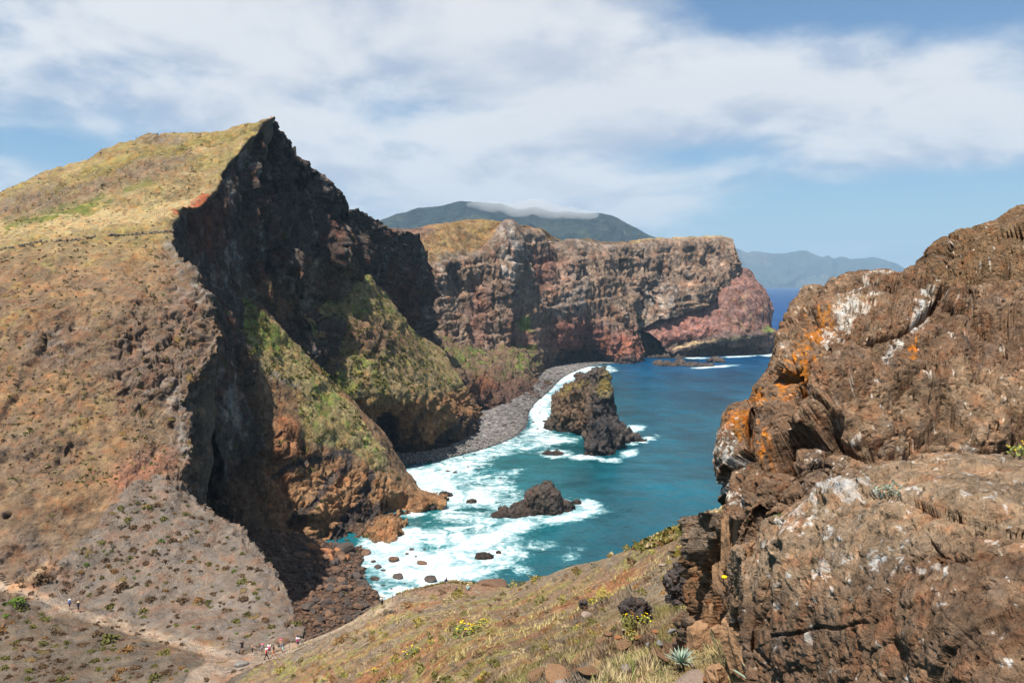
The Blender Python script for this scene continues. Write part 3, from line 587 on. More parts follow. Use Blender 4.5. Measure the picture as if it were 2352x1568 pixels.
def far_col(q, uv, n, d):
    w1 = fbm(q * C_(1, 1, .5), 70, 4, .55, 141); w2 = fbm(q * C_(1, 1, .16), 22, 5, .62, 142); w3 = fbm(q, 9, 3, .6, 143); uvw = uv + 12 * np.stack([w2 + w1, w3 + w2], -1)
    c = base(len(q), C_(.205, .142, .098)); c = mixc(c, C_(.115, .08, .06), sm(w2, -.1, .3) * .75); c = mixc(c, C_(.27, .215, .175), sm(w1 + w3 * .6, .1, .5) * .75)
    c = mixc(c, C_(.175, .068, .050), np.maximum.reduce([blob(uvw, 1330, 780, 75, 55), blob(uvw, 1420, 800, 60, 40), .7 * blob(uvw, 1260, 620, 30, 50), .5 * blob(uvw, 1100, 720, 25, 80), .6 * blob(uvw, 1200, 770, 30, 60)]) * .8)
    c = mixc(c, C_(.36, .23, .16), blob(uvw, 1290, 640, 22, 40, 20) * .5)
    c = mixc(c, C_(.30, .255, .215), np.maximum.reduce([blob(uvw, 1165, 590, 18, 70), blob(uvw, 1015, 640, 15, 40), .8 * blob(uvw, 1310, 690, 25, 50, 20), .8 * blob(uvw, 1520, 690, 40, 50, 10)]) * sm(w3, -.3, .3) * .8)
    c = mixc(c, C_(.30, .13, .08), blob(uvw, 1440, 810, 40, 24) * .6)
    c = mixc(c, GREEN * 1.6, np.clip(blob(uvw, 1212, 740, 10, 18) + blob(uvw, 1212, 800, 14, 8) + .8 * blob(uvw, 1205, 825, 14, 14) + .5 * blob(uvw, 1480, 725, 14, 10), 0, 1) * .8)
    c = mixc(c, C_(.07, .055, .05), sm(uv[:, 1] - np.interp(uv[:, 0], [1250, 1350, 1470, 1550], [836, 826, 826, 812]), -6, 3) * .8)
    return 1.45 * c * (1 + .3 * w3 + .2 * w2)[:, None]
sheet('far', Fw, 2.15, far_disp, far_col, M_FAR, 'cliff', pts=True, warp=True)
R8 = [
 [(1470,742,1062),(1530,732,1082),(1590,708,1108),(1640,688,1128),(1688,648,1152),(1704,620,1182),(1732,628,1205)],
 [(1500,770,1050),(1545,765,1070),(1600,750,1090),(1650,735,1105),(1702,706,1127),(1747,678,1158),(1769,692,1197)],
 [(1528,800,1060),(1560,789,1075),(1610,779,1085),(1660,771,1095),(1712,762,1112),(1752,752,1142),(1773,745,1188)],
 [(1545,806,1056),(1580,796,1066),(1622,789,1074),(1672,780,1084),(1722,774,1094),(1767,763,1116),(1788,762,1160)],
 [(1550,819,1086),(1590,818,1090),(1632,816,1102),(1682,815,1109),(1732,814,1116),(1772,812,1130),(1790,808,1158)],
]
Rw = world(R8); Rw = [[p + C_(-10, 25, 4) for p in Rw[0]]] + Rw + [[C_(p[0], p[1] - 4, -6) for p in Rw[-1]]]
for r in Rw: r.append(r[-1] + C_(-4, 50, 0)); r.append(r[-1] + C_(-40, 160, 0))
def red_disp(p, uv, n):
    f1, e, cid = voro(p * C_(1, 1, .8), 26, 151); g, e2, c2 = voro(p, 9, 152)
    low = sm(uv[:, 1] - np.interp(uv[:, 0], [1500, 1600, 1790], [800, 778, 755]), -6, 6)
    return 9 * fbm(p, 70, 4, .5, 153) * (1 - .5 * low) + 3 * low * (c2 - .5) + 5 * (ridg(p * C_(1, 1, .5), 36, 5, .5, 154) - .6) + 1.4 * fbm(p, 7, 3, .6, 155) + crag(p, 22, 1.6, 158, (1, 1, .7)) * (.5 + low) + ledges(p, 20, 2.0, 160) + 1.2 * (ridg(p, 12, 4, .6, 159) - .6) - 8 * blob(uv, 1680, 806, 90, 8, -2, .5)
def red_col(q, uv, n, d):
    w2 = fbm(q, 26, 4, .6, 156); w3 = fbm(q, 9, 3, .6, 157); uvw = uv + 8 * np.stack([w2, w3], -1)
    c = base(len(q), C_(.215, .118, .092)); c = mixc(c, C_(.31, .15, .115), blob(uvw, 1570, 760, 60, 30, -15) * .9); c = mixc(c, C_(.26, .18, .10), sm(w2 + w3, .1, .5) * blob(uvw, 1720, 730, 50, 60) * .7)
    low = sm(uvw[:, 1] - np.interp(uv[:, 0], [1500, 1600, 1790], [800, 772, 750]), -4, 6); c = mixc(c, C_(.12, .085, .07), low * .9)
    c = mixc(c, C_(.38, .28, .15), along(uv, [(1548,800),(1600,788),(1660,780),(1720,774)], 2.2, .5) * .9); c = mixc(c, GREEN * 1.6, blob(uvw, 1765, 757, 14, 7) * .8)
    return 1.35 * c * (1 + .3 * w3)[:, None]
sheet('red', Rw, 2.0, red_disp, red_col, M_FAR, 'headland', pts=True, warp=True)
Pp = [
 [(930,592,760),(1000,609,792),(1060,595,827),(1112,578,852),(1155,524,882),(1200,529,932),(1246,536,962),(1268,564,987),(1330,559,1022),(1410,567,1062),(1500,559,1112),(1590,553,1152),(1674,551,1191)],
 [(920,560,800),(1000,572,820),(1050,560,845),(1102,545,868),(1150,515,895),(1200,523,950),(1246,531,985),(1275,558,1010),(1335,553,1050),(1415,559,1090),(1500,552.5,1140),(1590,548,1180),(1672,547.5,1206)],
 [(880,530,850),(960,523,860),(1020,511,880),(1085,506.5,900),(1150,512,910),(1205,523,975),(1250,532,1010),(1290,557,1050),(1340,551,1090),(1420,556,1130),(1505,551,1180),(1590,547,1210),(1670,547,1225)],
]
Pw = world(Pp); Pw = Pw + [[p + C_(-20, 120, -14) for p in Pw[-1]], [p + C_(-80, 400, -90) for p in Pw[-1]]]
def pl_disp(p, uv, n): return 2.0 * fbm(p, 50, 4, .5, 161) + 1.2 * fbm(p, 12, 4, .6, 162)
def pl_col(q, uv, n, d):
    w2 = fbm(q, 30, 4, .6, 163); w3 = fbm(q, 8, 3, .6, 164); uvw = uv + 8 * np.stack([w2, w3], -1)
    c = base(len(q), C_(.30, .19, .085)); c = mixc(c, C_(.22, .155, .05), sm(w3 + w2, .0, .4) * .7); c = mixc(c, C_(.25, .15, .12), np.maximum(blob(uvw, 930, 530, 60, 20), blob(uvw, 1120, 585, 30, 16)) * .8)
    c = mixc(c, C_(.19, .17, .14), blob(uvw, 1060, 590, 60, 12) * .7); c = mixc(c, C_(.17, .13, .085), sm(uv[:, 0], 1255, 1275) * (1 - sm(uv[:, 0], 1400, 1450)) * .9); c = mixc(c, C_(.42, .31, .16), sm(uv[:, 0], 1440, 1480) * .9)
    return c * (1 + .3 * w3)[:, None]
sheet('plateau', Pw, 2.2, pl_disp, pl_col, M_FAR, 'plateau', pts=True, warp=True)

# ---------- mountains of the main island
def ridge_sheet(key, sky_, Y0, Y1, zb, amp, L, step, colf, mat, name):
    """a mountain: front foot at Y0, skyline at Y1, back foot behind"""
    us = np.array([s[0] for s in sky_], float); rows = []
    crest = [at(u, v, Y1) for u, v in sky_]
    fr = [C_(*(at(u, v, Y0)[:2]), zb) for u, v in sky_]
    for t in (0, .2, .45, .7, .88, 1.0):
        rows.append([f * (1 - t) + c * t + C_(0, 0, (t ** 1.25 - t) * (c[2] - f[2]) * .5) for f, c in zip(fr, crest)])
    rows = rows[::-1]; rows.insert(0, [c + C_(0, .25 * (Y1 - Y0), -.25 * (c[2] - zb)) for c in crest])
    rng = 0
    def dsp(p, uv, n):
        hgt = np.clip((p[:, 2] - zb) / max(c[2] for c in crest), 0, 1); q = p * C_(1, .8, .25)
        fade = sm(hgt, .0, .15) * (1 - .75 * sm(p[:, 1], Y0 + .72 * (Y1 - Y0), Y1))
        return np.stack([0 * hgt, -1.0 * amp * 1.6 * (ridg(q, L, 6, .52, 171) - .62) * fade, amp * .75 * (ridg(q + 99, L * .7, 6, .5, 172) - .62) * fade], -1)
    sheet(key, rows, step, dsp, colf, mat, name, pts=True)
def mcol(q, uv, n, d):
    w2 = fbm(q, 420, 5, .6, 173); w3 = fbm(q, 70, 3, .6, 174)
    c = base(len(q), C_(.026, .042, .034)); c = mixc(c, C_(.075, .088, .05), sm(w2, .0, .3) * .8); c = mixc(c, C_(.16, .13, .09), sm(w2 + w3, .35, .7) * sm(uv[:, 0], 1200, 1420) * .7)
    return c * (1 + .35 * w3)[:, None]
ridge_sheet('mount', [(820,540),(890,502),(930,490),(960,477),(1000,475),(1050,468),(1100,467),(1150,474),(1185,482),(1225,478),(1270,490),(1330,492),(1385,494),(1420,505),(1450,520),(1480,535),(1510,546),(1545,553),(1600,575)], 4300, 6200, 60, 260, 800, 2.6, mcol, M_MOUNT, 'mountain')
def ccol_(q, uv, n, d):
    w2 = fbm(q, 1300, 5, .6, 175); w3 = fbm(q, 300, 3, .6, 176)
    c = base(len(q), C_(.045, .06, .05)); c = mixc(c, C_(.14, .11, .085), sm(w2, .05, .4) * .7); c = mixc(c, C_(.11, .12, .06), blob(uv, 1960, 640, 80, 18) * .7)
    return c * (1 + .3 * w3)[:, None]
ridge_sheet('coast', [(1600,600),(1650,575),(1690,571),(1715,577),(1740,572),(1790,579),(1840,577),(1862,585),(1885,593),(1900,590),(1915,597),(1930,593),(1960,596),(2000,592),(2030,598),(2060,606),(2090,622),(2130,634),(2200,648),(2300,655)], 16300, 18500, 0, 700, 2400, 2.6, ccol_, M_COAST, 'mountain')

# ---------- the slope we stand on, falling away to the saddle
S = [
 [(540,1556,119),(700,1482,124),(800,1434,124),(900,1373,126),(1030,1345,131),(1165,1346,126),(1280,1313,108),(1400,1279,85),(1530,1233,66),(1645,1188,48),(1800,1140,40)],
 [(545,1580,112),(720,1503,113),(820,1457,113),(920,1405,112),(1040,1371,112),(1170,1366,105),(1285,1336,88),(1405,1306,68),(1535,1266,50),(1650,1225,36),(1800,1180,28)],
 [(560,1610,100),(740,1532,98),(840,1490,96),(940,1440,92),(1055,1405,88),(1180,1396,78),(1295,1371,64),(1415,1346,48),(1540,1310,34),(1655,1270,24),(1800,1230,18)],
 [(600,1660,82),(780,1580,76),(870,1535,72),(960,1486,66),(1070,1446,58),(1190,1435,48),(1300,1416,38),(1420,1395,28),(1545,1365,20),(1660,1330,14.5),(1800,1290,11)],
 [(650,1720,62),(820,1642,54),(900,1592,50),(985,1537,44),(1085,1492,37),(1200,1480,29),(1310,1466,22.5),(1425,1450,16.5),(1550,1425,12),(1665,1400,9),(1800,1370,7)],
 [(720,1820,42),(880,1722,36),(950,1662,32),(1020,1602,27),(1110,1552,22),(1215,1532,17),(1320,1521,13),(1435,1505,9.8),(1555,1485,7.6),(1670,1465,6),(1800,1440,5)],
 [(800,1960,26),(950,1832,22),(1010,1762,19),(1070,1692,16),(1140,1622,13.5),(1230,1591,11),(1330,1576,8.6),(1445,1561,6.8),(1560,1546,5.5),(1680,1531,4.6),(1800,1520,4)],
 [(900,2200,14),(1020,2050,12),(1060,1950,10),(1110,1850,8.5),(1170,1760,7.5),(1250,1700,6.3),(1340,1670,5.4),(1450,1650,4.7),(1570,1640,4.1),(1690,1630,3.7),(1800,1620,3.3)],
 [(1000,2900,8),(1060,2600,7),(1100,2400,6),(1150,2200,5.2),(1200,2050,4.8),(1270,1950,4.3),(1350,1900,3.9),(1460,1860,3.6),(1580,1840,3.2),(1700,1830,2.9),(1800,1820,2.6)],
]
Sw = world(S); Sw = [[p + C_(1, 20, -45) for p in Sw[0]], [p + C_(.5, 6, -9) for p in Sw[0]], [p + C_(.2, 2, -1.6) for p in Sw[0]]] + Sw
def slope_scale(p): return np.clip(p[:, 1] / 60.0, .12, 1.4)
def slope_disp(p, uv, n):
    sc = slope_scale(p)
    d = 1.6 * fbm(p, 26, 4, .5, 181) * sc + .35 * fbm(p, 4.5, 4, .55, 182) * np.minimum(sc * 2, 1) + .07 * fbm(p, .8, 4, .6, 183) + .02 * fbm(p, .2, 3, .6, 184) * (p[:, 1] < 30)
    f1, e, cid = voro(p, 2.2, 185); g, e2, c2 = voro(p, .7, 186)
    rocky = sm(fbm(p, 9, 3, .5, 187), -.05, .35)
    d = d + rocky * (.45 * (cid - .5) * np.minimum(sc * 3, 1) + .16 * (c2 - .5)) - rocky * .12 * (1 - sm(e2, 0, .15))
    nr = 1 - sm(p[:, 1], 14, 45)
    d = d + nr * crag(p, .8, .16, 188, (1, 1, 1.2), 3) * sm(fbm(p, 2.2, 3, .5, 189), -.25, .3) + (1 - nr) * .35 * crag(p, 2.2, .4, 198, k=2) * rocky
    return d * (1 - .8 * along(uv, [(690,1478),(760,1452),(830,1418),(880,1396),(920,1366)], 8)) * (.35 + .65 * sm(uv[:, 1] - np.interp(uv[:, 0], [540, 700, 900, 1030, 1165, 1400, 1645], [1556, 1482, 1373, 1345, 1346, 1279, 1188]), 0, 30))
def slope_col(q, uv, n, d):
    L = np.clip(q[:, 1:2] / 22., .2, 3.0); w1 = fbm(q, 14, 4, .6, 191); w2 = fbm(q, 3.2, 4, .6, 192); w3 = fbm(q, .9, 3, .6, 193); w4 = fbm(q, .25, 3, .6, 194)
    uvw = uv + 12 * np.stack([w2, w3], -1); near = 1 - sm(q[:, 1], 10, 40)
    c = base(len(q), C_(.215, .142, .092)); c = mixc(c, C_(.19, .155, .125), sm(w1 + w3 * .5, -.1, .35) * .65); c = mixc(c, C_(.27, .115, .055), sm(w1 * -1 + w2 * .6, .08, .35) * .8)
    c = mixc(c, C_(.33, .25, .10), sm(w2 + .5 * w3 + .15 * near, .05, .35) * .6)
    c = mixc(c, C_(.20, .185, .055), sm(fbm(q, 6, 4, .6, 195) + .5 * w3, .12, .34) * .75)
    c = mixc(c, C_(.30, .12, .052), np.maximum(along(uvw, [(830,1568),(930,1535),(1010,1480)], 14), blob(uvw, 1410, 1330, 60, 25, -20)) * .7)
    c = mixc(c, C_(.22, .13, .085), blob(uvw, 1020, 1352, 110, 12) * .9); c = mixc(c, C_(.26, .205, .15), blob(uvw, 1500, 1350, 90, 40, -20) * .7); c = mixc(c, C_(.07, .06, .055), np.maximum(blob(uvw, 1575, 1350, 26, 60, 15, .4), blob(uvw, 1470, 1410, 40, 24, 0, .5)) * .9)
    c = mixc(c, C_(.17, .105, .07), blob(uvw, 1480, 1470, 120, 26) * .6)
    c = mixc(c, C_(.34, .255, .18), along(uv + 3 * np.stack([w3, w2], -1), [(640,1502),(690,1478),(760,1452),(830,1418),(880,1396),(905,1378)], 4.5, .4) * .9)
    st = sm(voro(q, .8, 196)[0], .3, .12); c = mixc(c, C_(.23, .195, .17), st * sm(w3, -.2, .3) * .7)
    return c * C_(1.22, 1.25, 1.18) * (1 + .25 * w3 + .25 * w4 * near)[:, None]
sheet('slope', Sw, 2.4, slope_disp, slope_col, M_SLOPE, 'slope', pts=True, warp=True)

# ---------- the lava outcrop beside the camera
U = [
 [(1652,1160,4.7),(1662,1050,4.9),(1692,966,5.1),(1735,946,5.3),(1772,868,5.6),(1797,772,5.9),(1852,700,6.2),(1935,670,6.4),(2015,648,6.7),(2062,653,6.9),(2132,610,7.6),(2148,578,7.7),(2195,533,7.9),(2270,518,8.0),(2352,477,8.0),(2480,430,8)],
 [(1655,1190,4.5),(1672,1090,4.6),(1705,1010,4.7),(1760,980,4.8),(1800,910,5.0),(1830,840,5.15),(1880,780,5.3),(1950,745,5.4),(2020,720,5.6),(2080,705,5.8),(2150,680,6.2),(2190,655,6.5),(2240,620,6.7),(2300,600,6.8),(2380,570,6.8),(2500,540,6.7)],
 [(1662,1230,4.35),(1690,1130,4.4),(1730,1070,4.4),(1780,1040,4.45),(1820,980,4.6),(1860,900,4.85),(1905,850,5.0),(1965,820,5.05),(2040,800,5.1),(2110,785,5.2),(2180,765,5.4),(2230,745,5.6),(2290,720,5.7),(2350,700,5.8),(2420,680,5.8),(2520,660,5.7)],
 [(1672,1280,4.2),(1705,1180,4.15),(1745,1120,4.1),(1795,1085,4.1),(1845,1030,4.15),(1890,980,4.25),(1935,945,4.3),(1990,920,4.35),(2060,900,4.4),(2130,885,4.45),(2200,870,4.5),(2260,860,4.6),(2320,850,4.6),(2370,840,4.6),(2440,830,4.6),(2540,820,4.5)],
 [(1690,1340,4.1),(1725,1230,4.1),(1765,1170,4.0),(1815,1130,4.0),(1870,1090,4.0),(1915,1055,4.0),(1960,1025,4.0),(2015,1000,4.0),(2080,985,4.0),(2150,975,4.0),(2215,965,4.0),(2275,960,4.0),(2340,955,4.0),(2400,950,4.0),(2470,945,4.0),(2560,940,3.9)],
 [(1710,1420,3.78),(1745,1300,3.78),(1785,1240,3.78),(1835,1200,3.78),(1890,1160,3.78),(1935,1130,3.78),(1985,1110,3.78),(2040,1090,3.78),(2100,1080,3.78),(2165,1075,3.78),(2230,1072,3.78),(2290,1075,3.78),(2350,1080,3.78),(2410,1085,3.78),(2480,1090,3.78),(2570,1095,3.78)],
]
Uw = world(U); Uw = [[p + C_(.9, 2.2, -1.6) for p in Uw[0]], [p + C_(.18, .5, -.12) for p in Uw[0]]] + Uw
def rock_relief(p, seed):
    return .22 * fbm(p, 1.6, 3, .5, seed + 5) + crag(p, 1.25, .17, seed, (1, 1, 1.2), 4, .95, .3) + .05 * (ridg(p, .4, 4, .55, seed + 6) - .62) + ledges(p, .6, .06, seed + 8, (.25, -.15, .95))
def pit(p, seed):
    a = fbm(p, .07, 4, .64, seed); return .018 * a - .020 * sm(-a, .18, .5) + .010 * (ridg(p, .05, 3, .5, seed + 3) - .6)
def up_disp(p, uv, n):
    d = rock_relief(p, 201) * (.55 + .45 * sm(uv[:, 1] - np.interp(uv[:, 0], [u[0] for u in U[0]], [u[1] for u in U[0]]), 0, 60)) * (1 - .35 * (1 - sm(uv[:, 0], 1700, 1800))) + .03 - .12 * sm(uv[:, 0], 2080, 2160) * (1 - sm(uv[:, 1], 640, 760))
    # deep shaded hollows and the lava tongue that overhangs them
    d = d - .55 * blob(uv, 1965, 905, 50, 24, -35, .5) - .40 * blob(uv, 1905, 975, 26, 14, -10, .5) - .38 * blob(uv, 2215, 865, 36, 15, 25, .45) - .28 * blob(uv, 2280, 585, 26, 18, -25, .5) - .2 * blob(uv, 1850, 870, 12, 36, 8, .5)
    d = d + .20 * blob(uv, 1930, 850, 70, 34, -30, .7) + .16 * blob(uv, 2120, 905, 120, 18, -14, .7)
    d = d - .34 * along(uv, [(1880,945),(1960,940),(2060,925),(2130,900),(2180,860)], 6, .6) - .14 * along(uv, [(2010,760),(2090,745),(2150,705),(2240,690)], 5, .6) - .12 * along(uv, [(1990,1000),(2090,965),(2180,960)], 4, .6) - .25 * along(uv, [(1730,1180),(1760,1200),(1800,1190)], 9, .6)
    d = d - .16 * along(uv, [(2068,660),(2130,655),(2200,650),(2290,612),(2352,575),(2420,550)], 9, .7) + .06 * blob(uv, 2240, 585, 120, 40, -25, .7) - .16 * along(uv, [(1735,955),(1700,1060),(1690,1180)], 7, .6)
    return d
def up_rough(p, uv, n): return pit(p, 221)
def rock_col(q, uv, n):
    w1 = fbm(q, .9, 4, .6, 231); w2 = fbm(q, .3, 4, .6, 232); w3 = fbm(q, .08, 3, .6, 233)
    w5 = fbm(q, .035, 3, .65, 234); c = base(len(q), C_(.185, .112, .068)); c = mixc(c, C_(.27, .175, .105), sm(w1 + w2 * .6 + w3 * .4, -.05, .4) * .75); c = mixc(c, C_(.095, .066, .052), sm(w2 - w1 * .4 + w3 * .5, .1, .45) * .7); c = mixc(c, C_(.30, .25, .19), sm(w5 + w3 * .5, .3, .6) * .5)
    c = mixc(c, C_(.28, .22, .15), sm(w3 + w2, .45, .8) * .35)
    return c, w1, w2, w3 * .7 + w5 * .75
def up_col(q, uv, n, d):
    c, w1, w2, w3 = rock_col(q, uv, n); uvw = uv + 18 * np.stack([w2, w3], -1) + 10 * np.stack([w3, w2], -1)
    c = mixc(c, C_(.135, .082, .036), sm(uv[:, 0], 2080, 2150) * (1 - sm(uv[:, 1] + .3 * (uv[:, 0] - 2100), 690, 740)) * .5)
    orr = np.clip(np.maximum.reduce([blob(uvw, 1885, 750, 42, 40), .85 * blob(uvw, 1845, 830, 30, 60), .8 * blob(uvw, 1800, 880, 22, 50, 15), .9 * blob(uvw, 2098, 795, 30, 12, -55), .9 * blob(uvw, 1745, 925, 30, 24, -35), .85 * blob(uvw, 1705, 985, 26, 26), .5 * blob(uvw, 1760, 1010, 20, 20), .7 * blob(uvw, 1890, 850, 9, 40, 10), .7 * blob(uvw, 1770, 950, 10, 16), .5 * blob(uvw, 1668, 1060, 12, 30)]), 0, 1)
    c = mixc(c, C_(.43, .150, .018), sm(orr * .95 + 1.5 * w3 + .4 * w2, .62, .76) * (.6 + .4 * sm(w3, -.2, .3)))
    wh = np.clip(np.maximum.reduce([blob(uvw, 1945, 720, 52, 22, -50), blob(uvw, 1930, 795, 34, 26, -40), .9 * blob(uvw, 1905, 770, 18, 28, 20), blob(uvw, 2115, 725, 22, 34, 30), .9 * blob(uvw, 2070, 775, 30, 10, -30), .8 * along(uvw, [(1960,690),(2020,665),(2060,670)], 9), .75 * blob(uvw, 1990, 710, 30, 10, -20), .9 * blob(uvw, 2072, 1015, 12, 22), .95 * blob(uvw, 1672, 1040, 14, 40, 8), .9 * blob(uvw, 1660, 1130, 12, 26), .6 * blob(uvw, 1690, 1010, 10, 20), .55 * blob(uvw, 1960, 870, 10, 8), .5 * blob(uvw, 1770, 940, 16, 8), .5 * blob(uvw, 2010, 880, 12, 6), .5 * blob(uvw, 2040, 840, 9, 9)]), 0, 1)
    wh = wh + .35 * sm(fbm(q, .35, 3, .6, 236) + w3 * .5, .42, .7) * sm(n[:, 2], .1, .5)
    c = mixc(c, C_(.50, .46, .40), sm(wh * .72 + 1.5 * w3 + .4 * w2, .62, .74) * .85)
    return c * C_(1.18, 1.2, 1.2) * (1 + .3 * w3 + .15 * w2)[:, None]
sheet('rock_up', Uw, 2.0, up_disp, up_col, M_ROCK, 'rock_outcrop', kind='thing', label='tall brown lava outcrop with orange and white lichen at the right edge', cat='rock outcrop', pts=True, rough2=up_rough)
Lw_ = [
 [(1725,1270,3.55),(1745,1195,3.5),(1795,1168,3.4),(1880,1128,3.3),(1950,1092,3.2),(2050,1062,3.15),(2150,1050,3.1),(2250,1046,3.05),(2352,1050,3.0),(2500,1060,2.9)],
 [(1722,1310,3.4),(1760,1240,3.25),(1815,1215,3.1),(1895,1185,2.95),(1970,1155,2.85),(2060,1130,2.75),(2160,1115,2.7),(2260,1110,2.65),(2360,1110,2.6),(2500,1120,2.55)],
 [(1728,1360,3.3),(1775,1300,3.05),(1835,1280,2.9),(1910,1260,2.75),(1990,1240,2.6),(2075,1220,2.5),(2170,1205,2.4),(2270,1200,2.35),(2370,1200,2.3),(2510,1210,2.25)],
 [(1735,1420,3.2),(1790,1370,2.95),(1850,1355,2.78),(1925,1345,2.6),(2005,1330,2.45),(2090,1320,2.32),(2185,1310,2.2),(2280,1305,2.12),(2380,1305,2.05),(2520,1310,2)],
 [(1745,1490,3.1),(1800,1460,2.87),(1865,1445,2.68),(1940,1435,2.48),(2020,1425,2.3),(2110,1420,2.15),(2200,1415,2.02),(2290,1415,1.94),(2390,1415,1.88),(2530,1420,1.8)],
 [(1755,1570,3.0),(1810,1560,2.8),(1880,1550,2.6),(1955,1545,2.38),(2040,1540,2.2),(2125,1535,2.03),(2210,1535,1.9),(2300,1535,1.82),(2400,1535,1.75),(2540,1540,1.68)],
 [(1770,1690,2.9),(1820,1680,2.7),(1890,1670,2.5),(1965,1665,2.28),(2050,1660,2.1),(2135,1655,1.93),(2220,1655,1.8),(2310,1655,1.72),(2410,1655,1.65),(2550,1660,1.58)],
]
Lw = world(Lw_); Lw = [[p + C_(.1, .5, -.6) for p in Lw[0]], [p + C_(.03, .14, -.10) for p in Lw[0]]] + Lw
for r in Lw: r.insert(0, r[0] + C_(-.02, .12, -.03)); r.insert(0, r[0] + C_(.25, .8, -.3))
def lo_disp(p, uv, n):
    d = rock_relief(p, 241) * .27 + .012 * fbm(p, .12, 3, .6, 248)
    uw = uv + 14 * np.stack([fbm(p, .25, 3, .6, 243), fbm(p, .25, 3, .6, 244)], -1)
    d = d - .10 * along(uv, [(1735,1480),(1760,1400),(1770,1300),(1790,1260)], 12, .7) - .018 * along(uw, [(1790,1465),(1850,1452),(1880,1440),(1930,1440),(1975,1420)], 4, .7) - .04 * along(uw, [(2130,1230),(2150,1265),(2230,1270),(2300,1255)], 4, .7) - .06 * along(uw, [(1760,1500),(1810,1568)], 5, .7) - .04 * along(uv, [(1850,1190),(1900,1160)], 5, .7)
    return d - .05 * blob(uv, 2025, 1098, 10, 8, 0, .6) + .05 * blob(uv, 1930, 1130, 60, 22, -20, .7)
def lo_rough(p, uv, n): return .6 * pit(p * 1.3, 251)
def lo_col(q, uv, n, d):
    c, w1, w2, w3 = rock_col(q, uv, n); uvw = uv + 22 * np.stack([w2, w3], -1)
    topf = 1 - sm(uvw[:, 1] - np.interp(uv[:, 0], [1720, 1850, 2000, 2200, 2352], [1330, 1340, 1270, 1230, 1220]), -40, 70)
    c = mixc(c, C_(.33, .225, .14), topf * .75)
    wh = np.maximum.reduce([blob(uvw, 1900, 1140, 70, 20, -25), blob(uvw, 1960, 1130, 50, 26), blob(uvw, 1830, 1180, 60, 14, -25), .85 * blob(uvw, 1880, 1230, 60, 14, 10), .8 * blob(uvw, 1830, 1215, 40, 18), .8 * blob(uvw, 1880, 1310, 40, 20, 25), .7 * blob(uvw, 1850, 1330, 20, 20), .5 * blob(uvw, 2000, 1290, 90, 30), .5 * blob(uvw, 2250, 1110, 80, 22), .55 * blob(uvw, 1865, 1365, 12, 14), .75 * blob(uvw, 1800, 1350, 8, 6)])
    wh = wh + .5 * topf * sm(fbm(q, .16, 3, .6, 236) + w3 * .6, .25, .6) + .36 * sm(fbm(q, .11, 3, .6, 237), .42, .6)
    c = mixc(c, C_(.50, .45, .40), sm(wh * .62 + 1.7 * w3 + .4 * w2, .60, .74) * .85)
    return c * C_(1.1, 1.12, 1.12) * (1 + .28 * w3 + .15 * w2)[:, None]
sheet('rock_lo', Lw, 2.0, lo_disp, lo_col, M_ROCK, 'rock_slab', kind='thing', label='broad near brown rock slab with scattered white lichen in the lower right corner', cat='rock slab', pts=True, rough2=lo_rough)
Vw = world([
 [(1647,1175,5.0),(1680,1165,4.7),(1720,1175,4.35),(1770,1190,4.1)],
 [(1648,1260,4.95),(1685,1260,4.6),(1730,1270,4.25),(1790,1290,3.95)],
 [(1640,1350,4.95),(1680,1360,4.55),(1730,1370,4.15),(1790,1380,3.8)],
 [(1615,1440,5.05),(1670,1460,4.55),(1730,1470,4.05),(1800,1480,3.65)],
 [(1585,1520,5.05),(1650,1550,4.45),(1730,1560,3.85),(1800,1570,3.4)],
 [(1565,1610,4.85),(1640,1650,4.25),(1730,1660,3.6),(1800,1660,3.25)]])
for r in Vw: r.insert(0, r[0] + C_(-.02, .35, -.15)); r.insert(0, r[0] + C_(.1, .9, -.6))
def v_disp(p, uv, n):
    f1, e, cid = voro(p, (.16, .5, .7), 261); g, e2, c2 = voro(p, (.09, .2, .25), 262)
    return .20 * (cid - .5) - .10 * (1 - sm(e, 0, .15)) + .07 * (c2 - .5) - .03 * (1 - sm(e2, 0, .15)) + .10 * fbm(p, .8, 4, .5, 263) + crag(p, .3, .07, 264, (1.4, 1, .5), 3)
def v_col(q, uv, n, d):
    c, w1, w2, w3 = rock_col(q, uv, n); f1, e, cid = voro(q, (.16, .5, .7), 261)
    c = mixc(C_(.24, .13, .065) + 0 * c, C_(.20, .145, .10), sm(cid, .4, .8)); c = mixc(c, C_(.26, .10, .045), sm(w1, .0, .4) * .5)
    return c * (1 + .2 * w3 + .15 * w2)[:, None]
sheet('rock_v', Vw, 1.8, v_disp, v_col, M_ROCK, 'fractured_outcrop', kind='thing', label='steep fractured face of upright orange-brown rock slabs left of the big outcrop', cat='rock outcrop', pts=True)
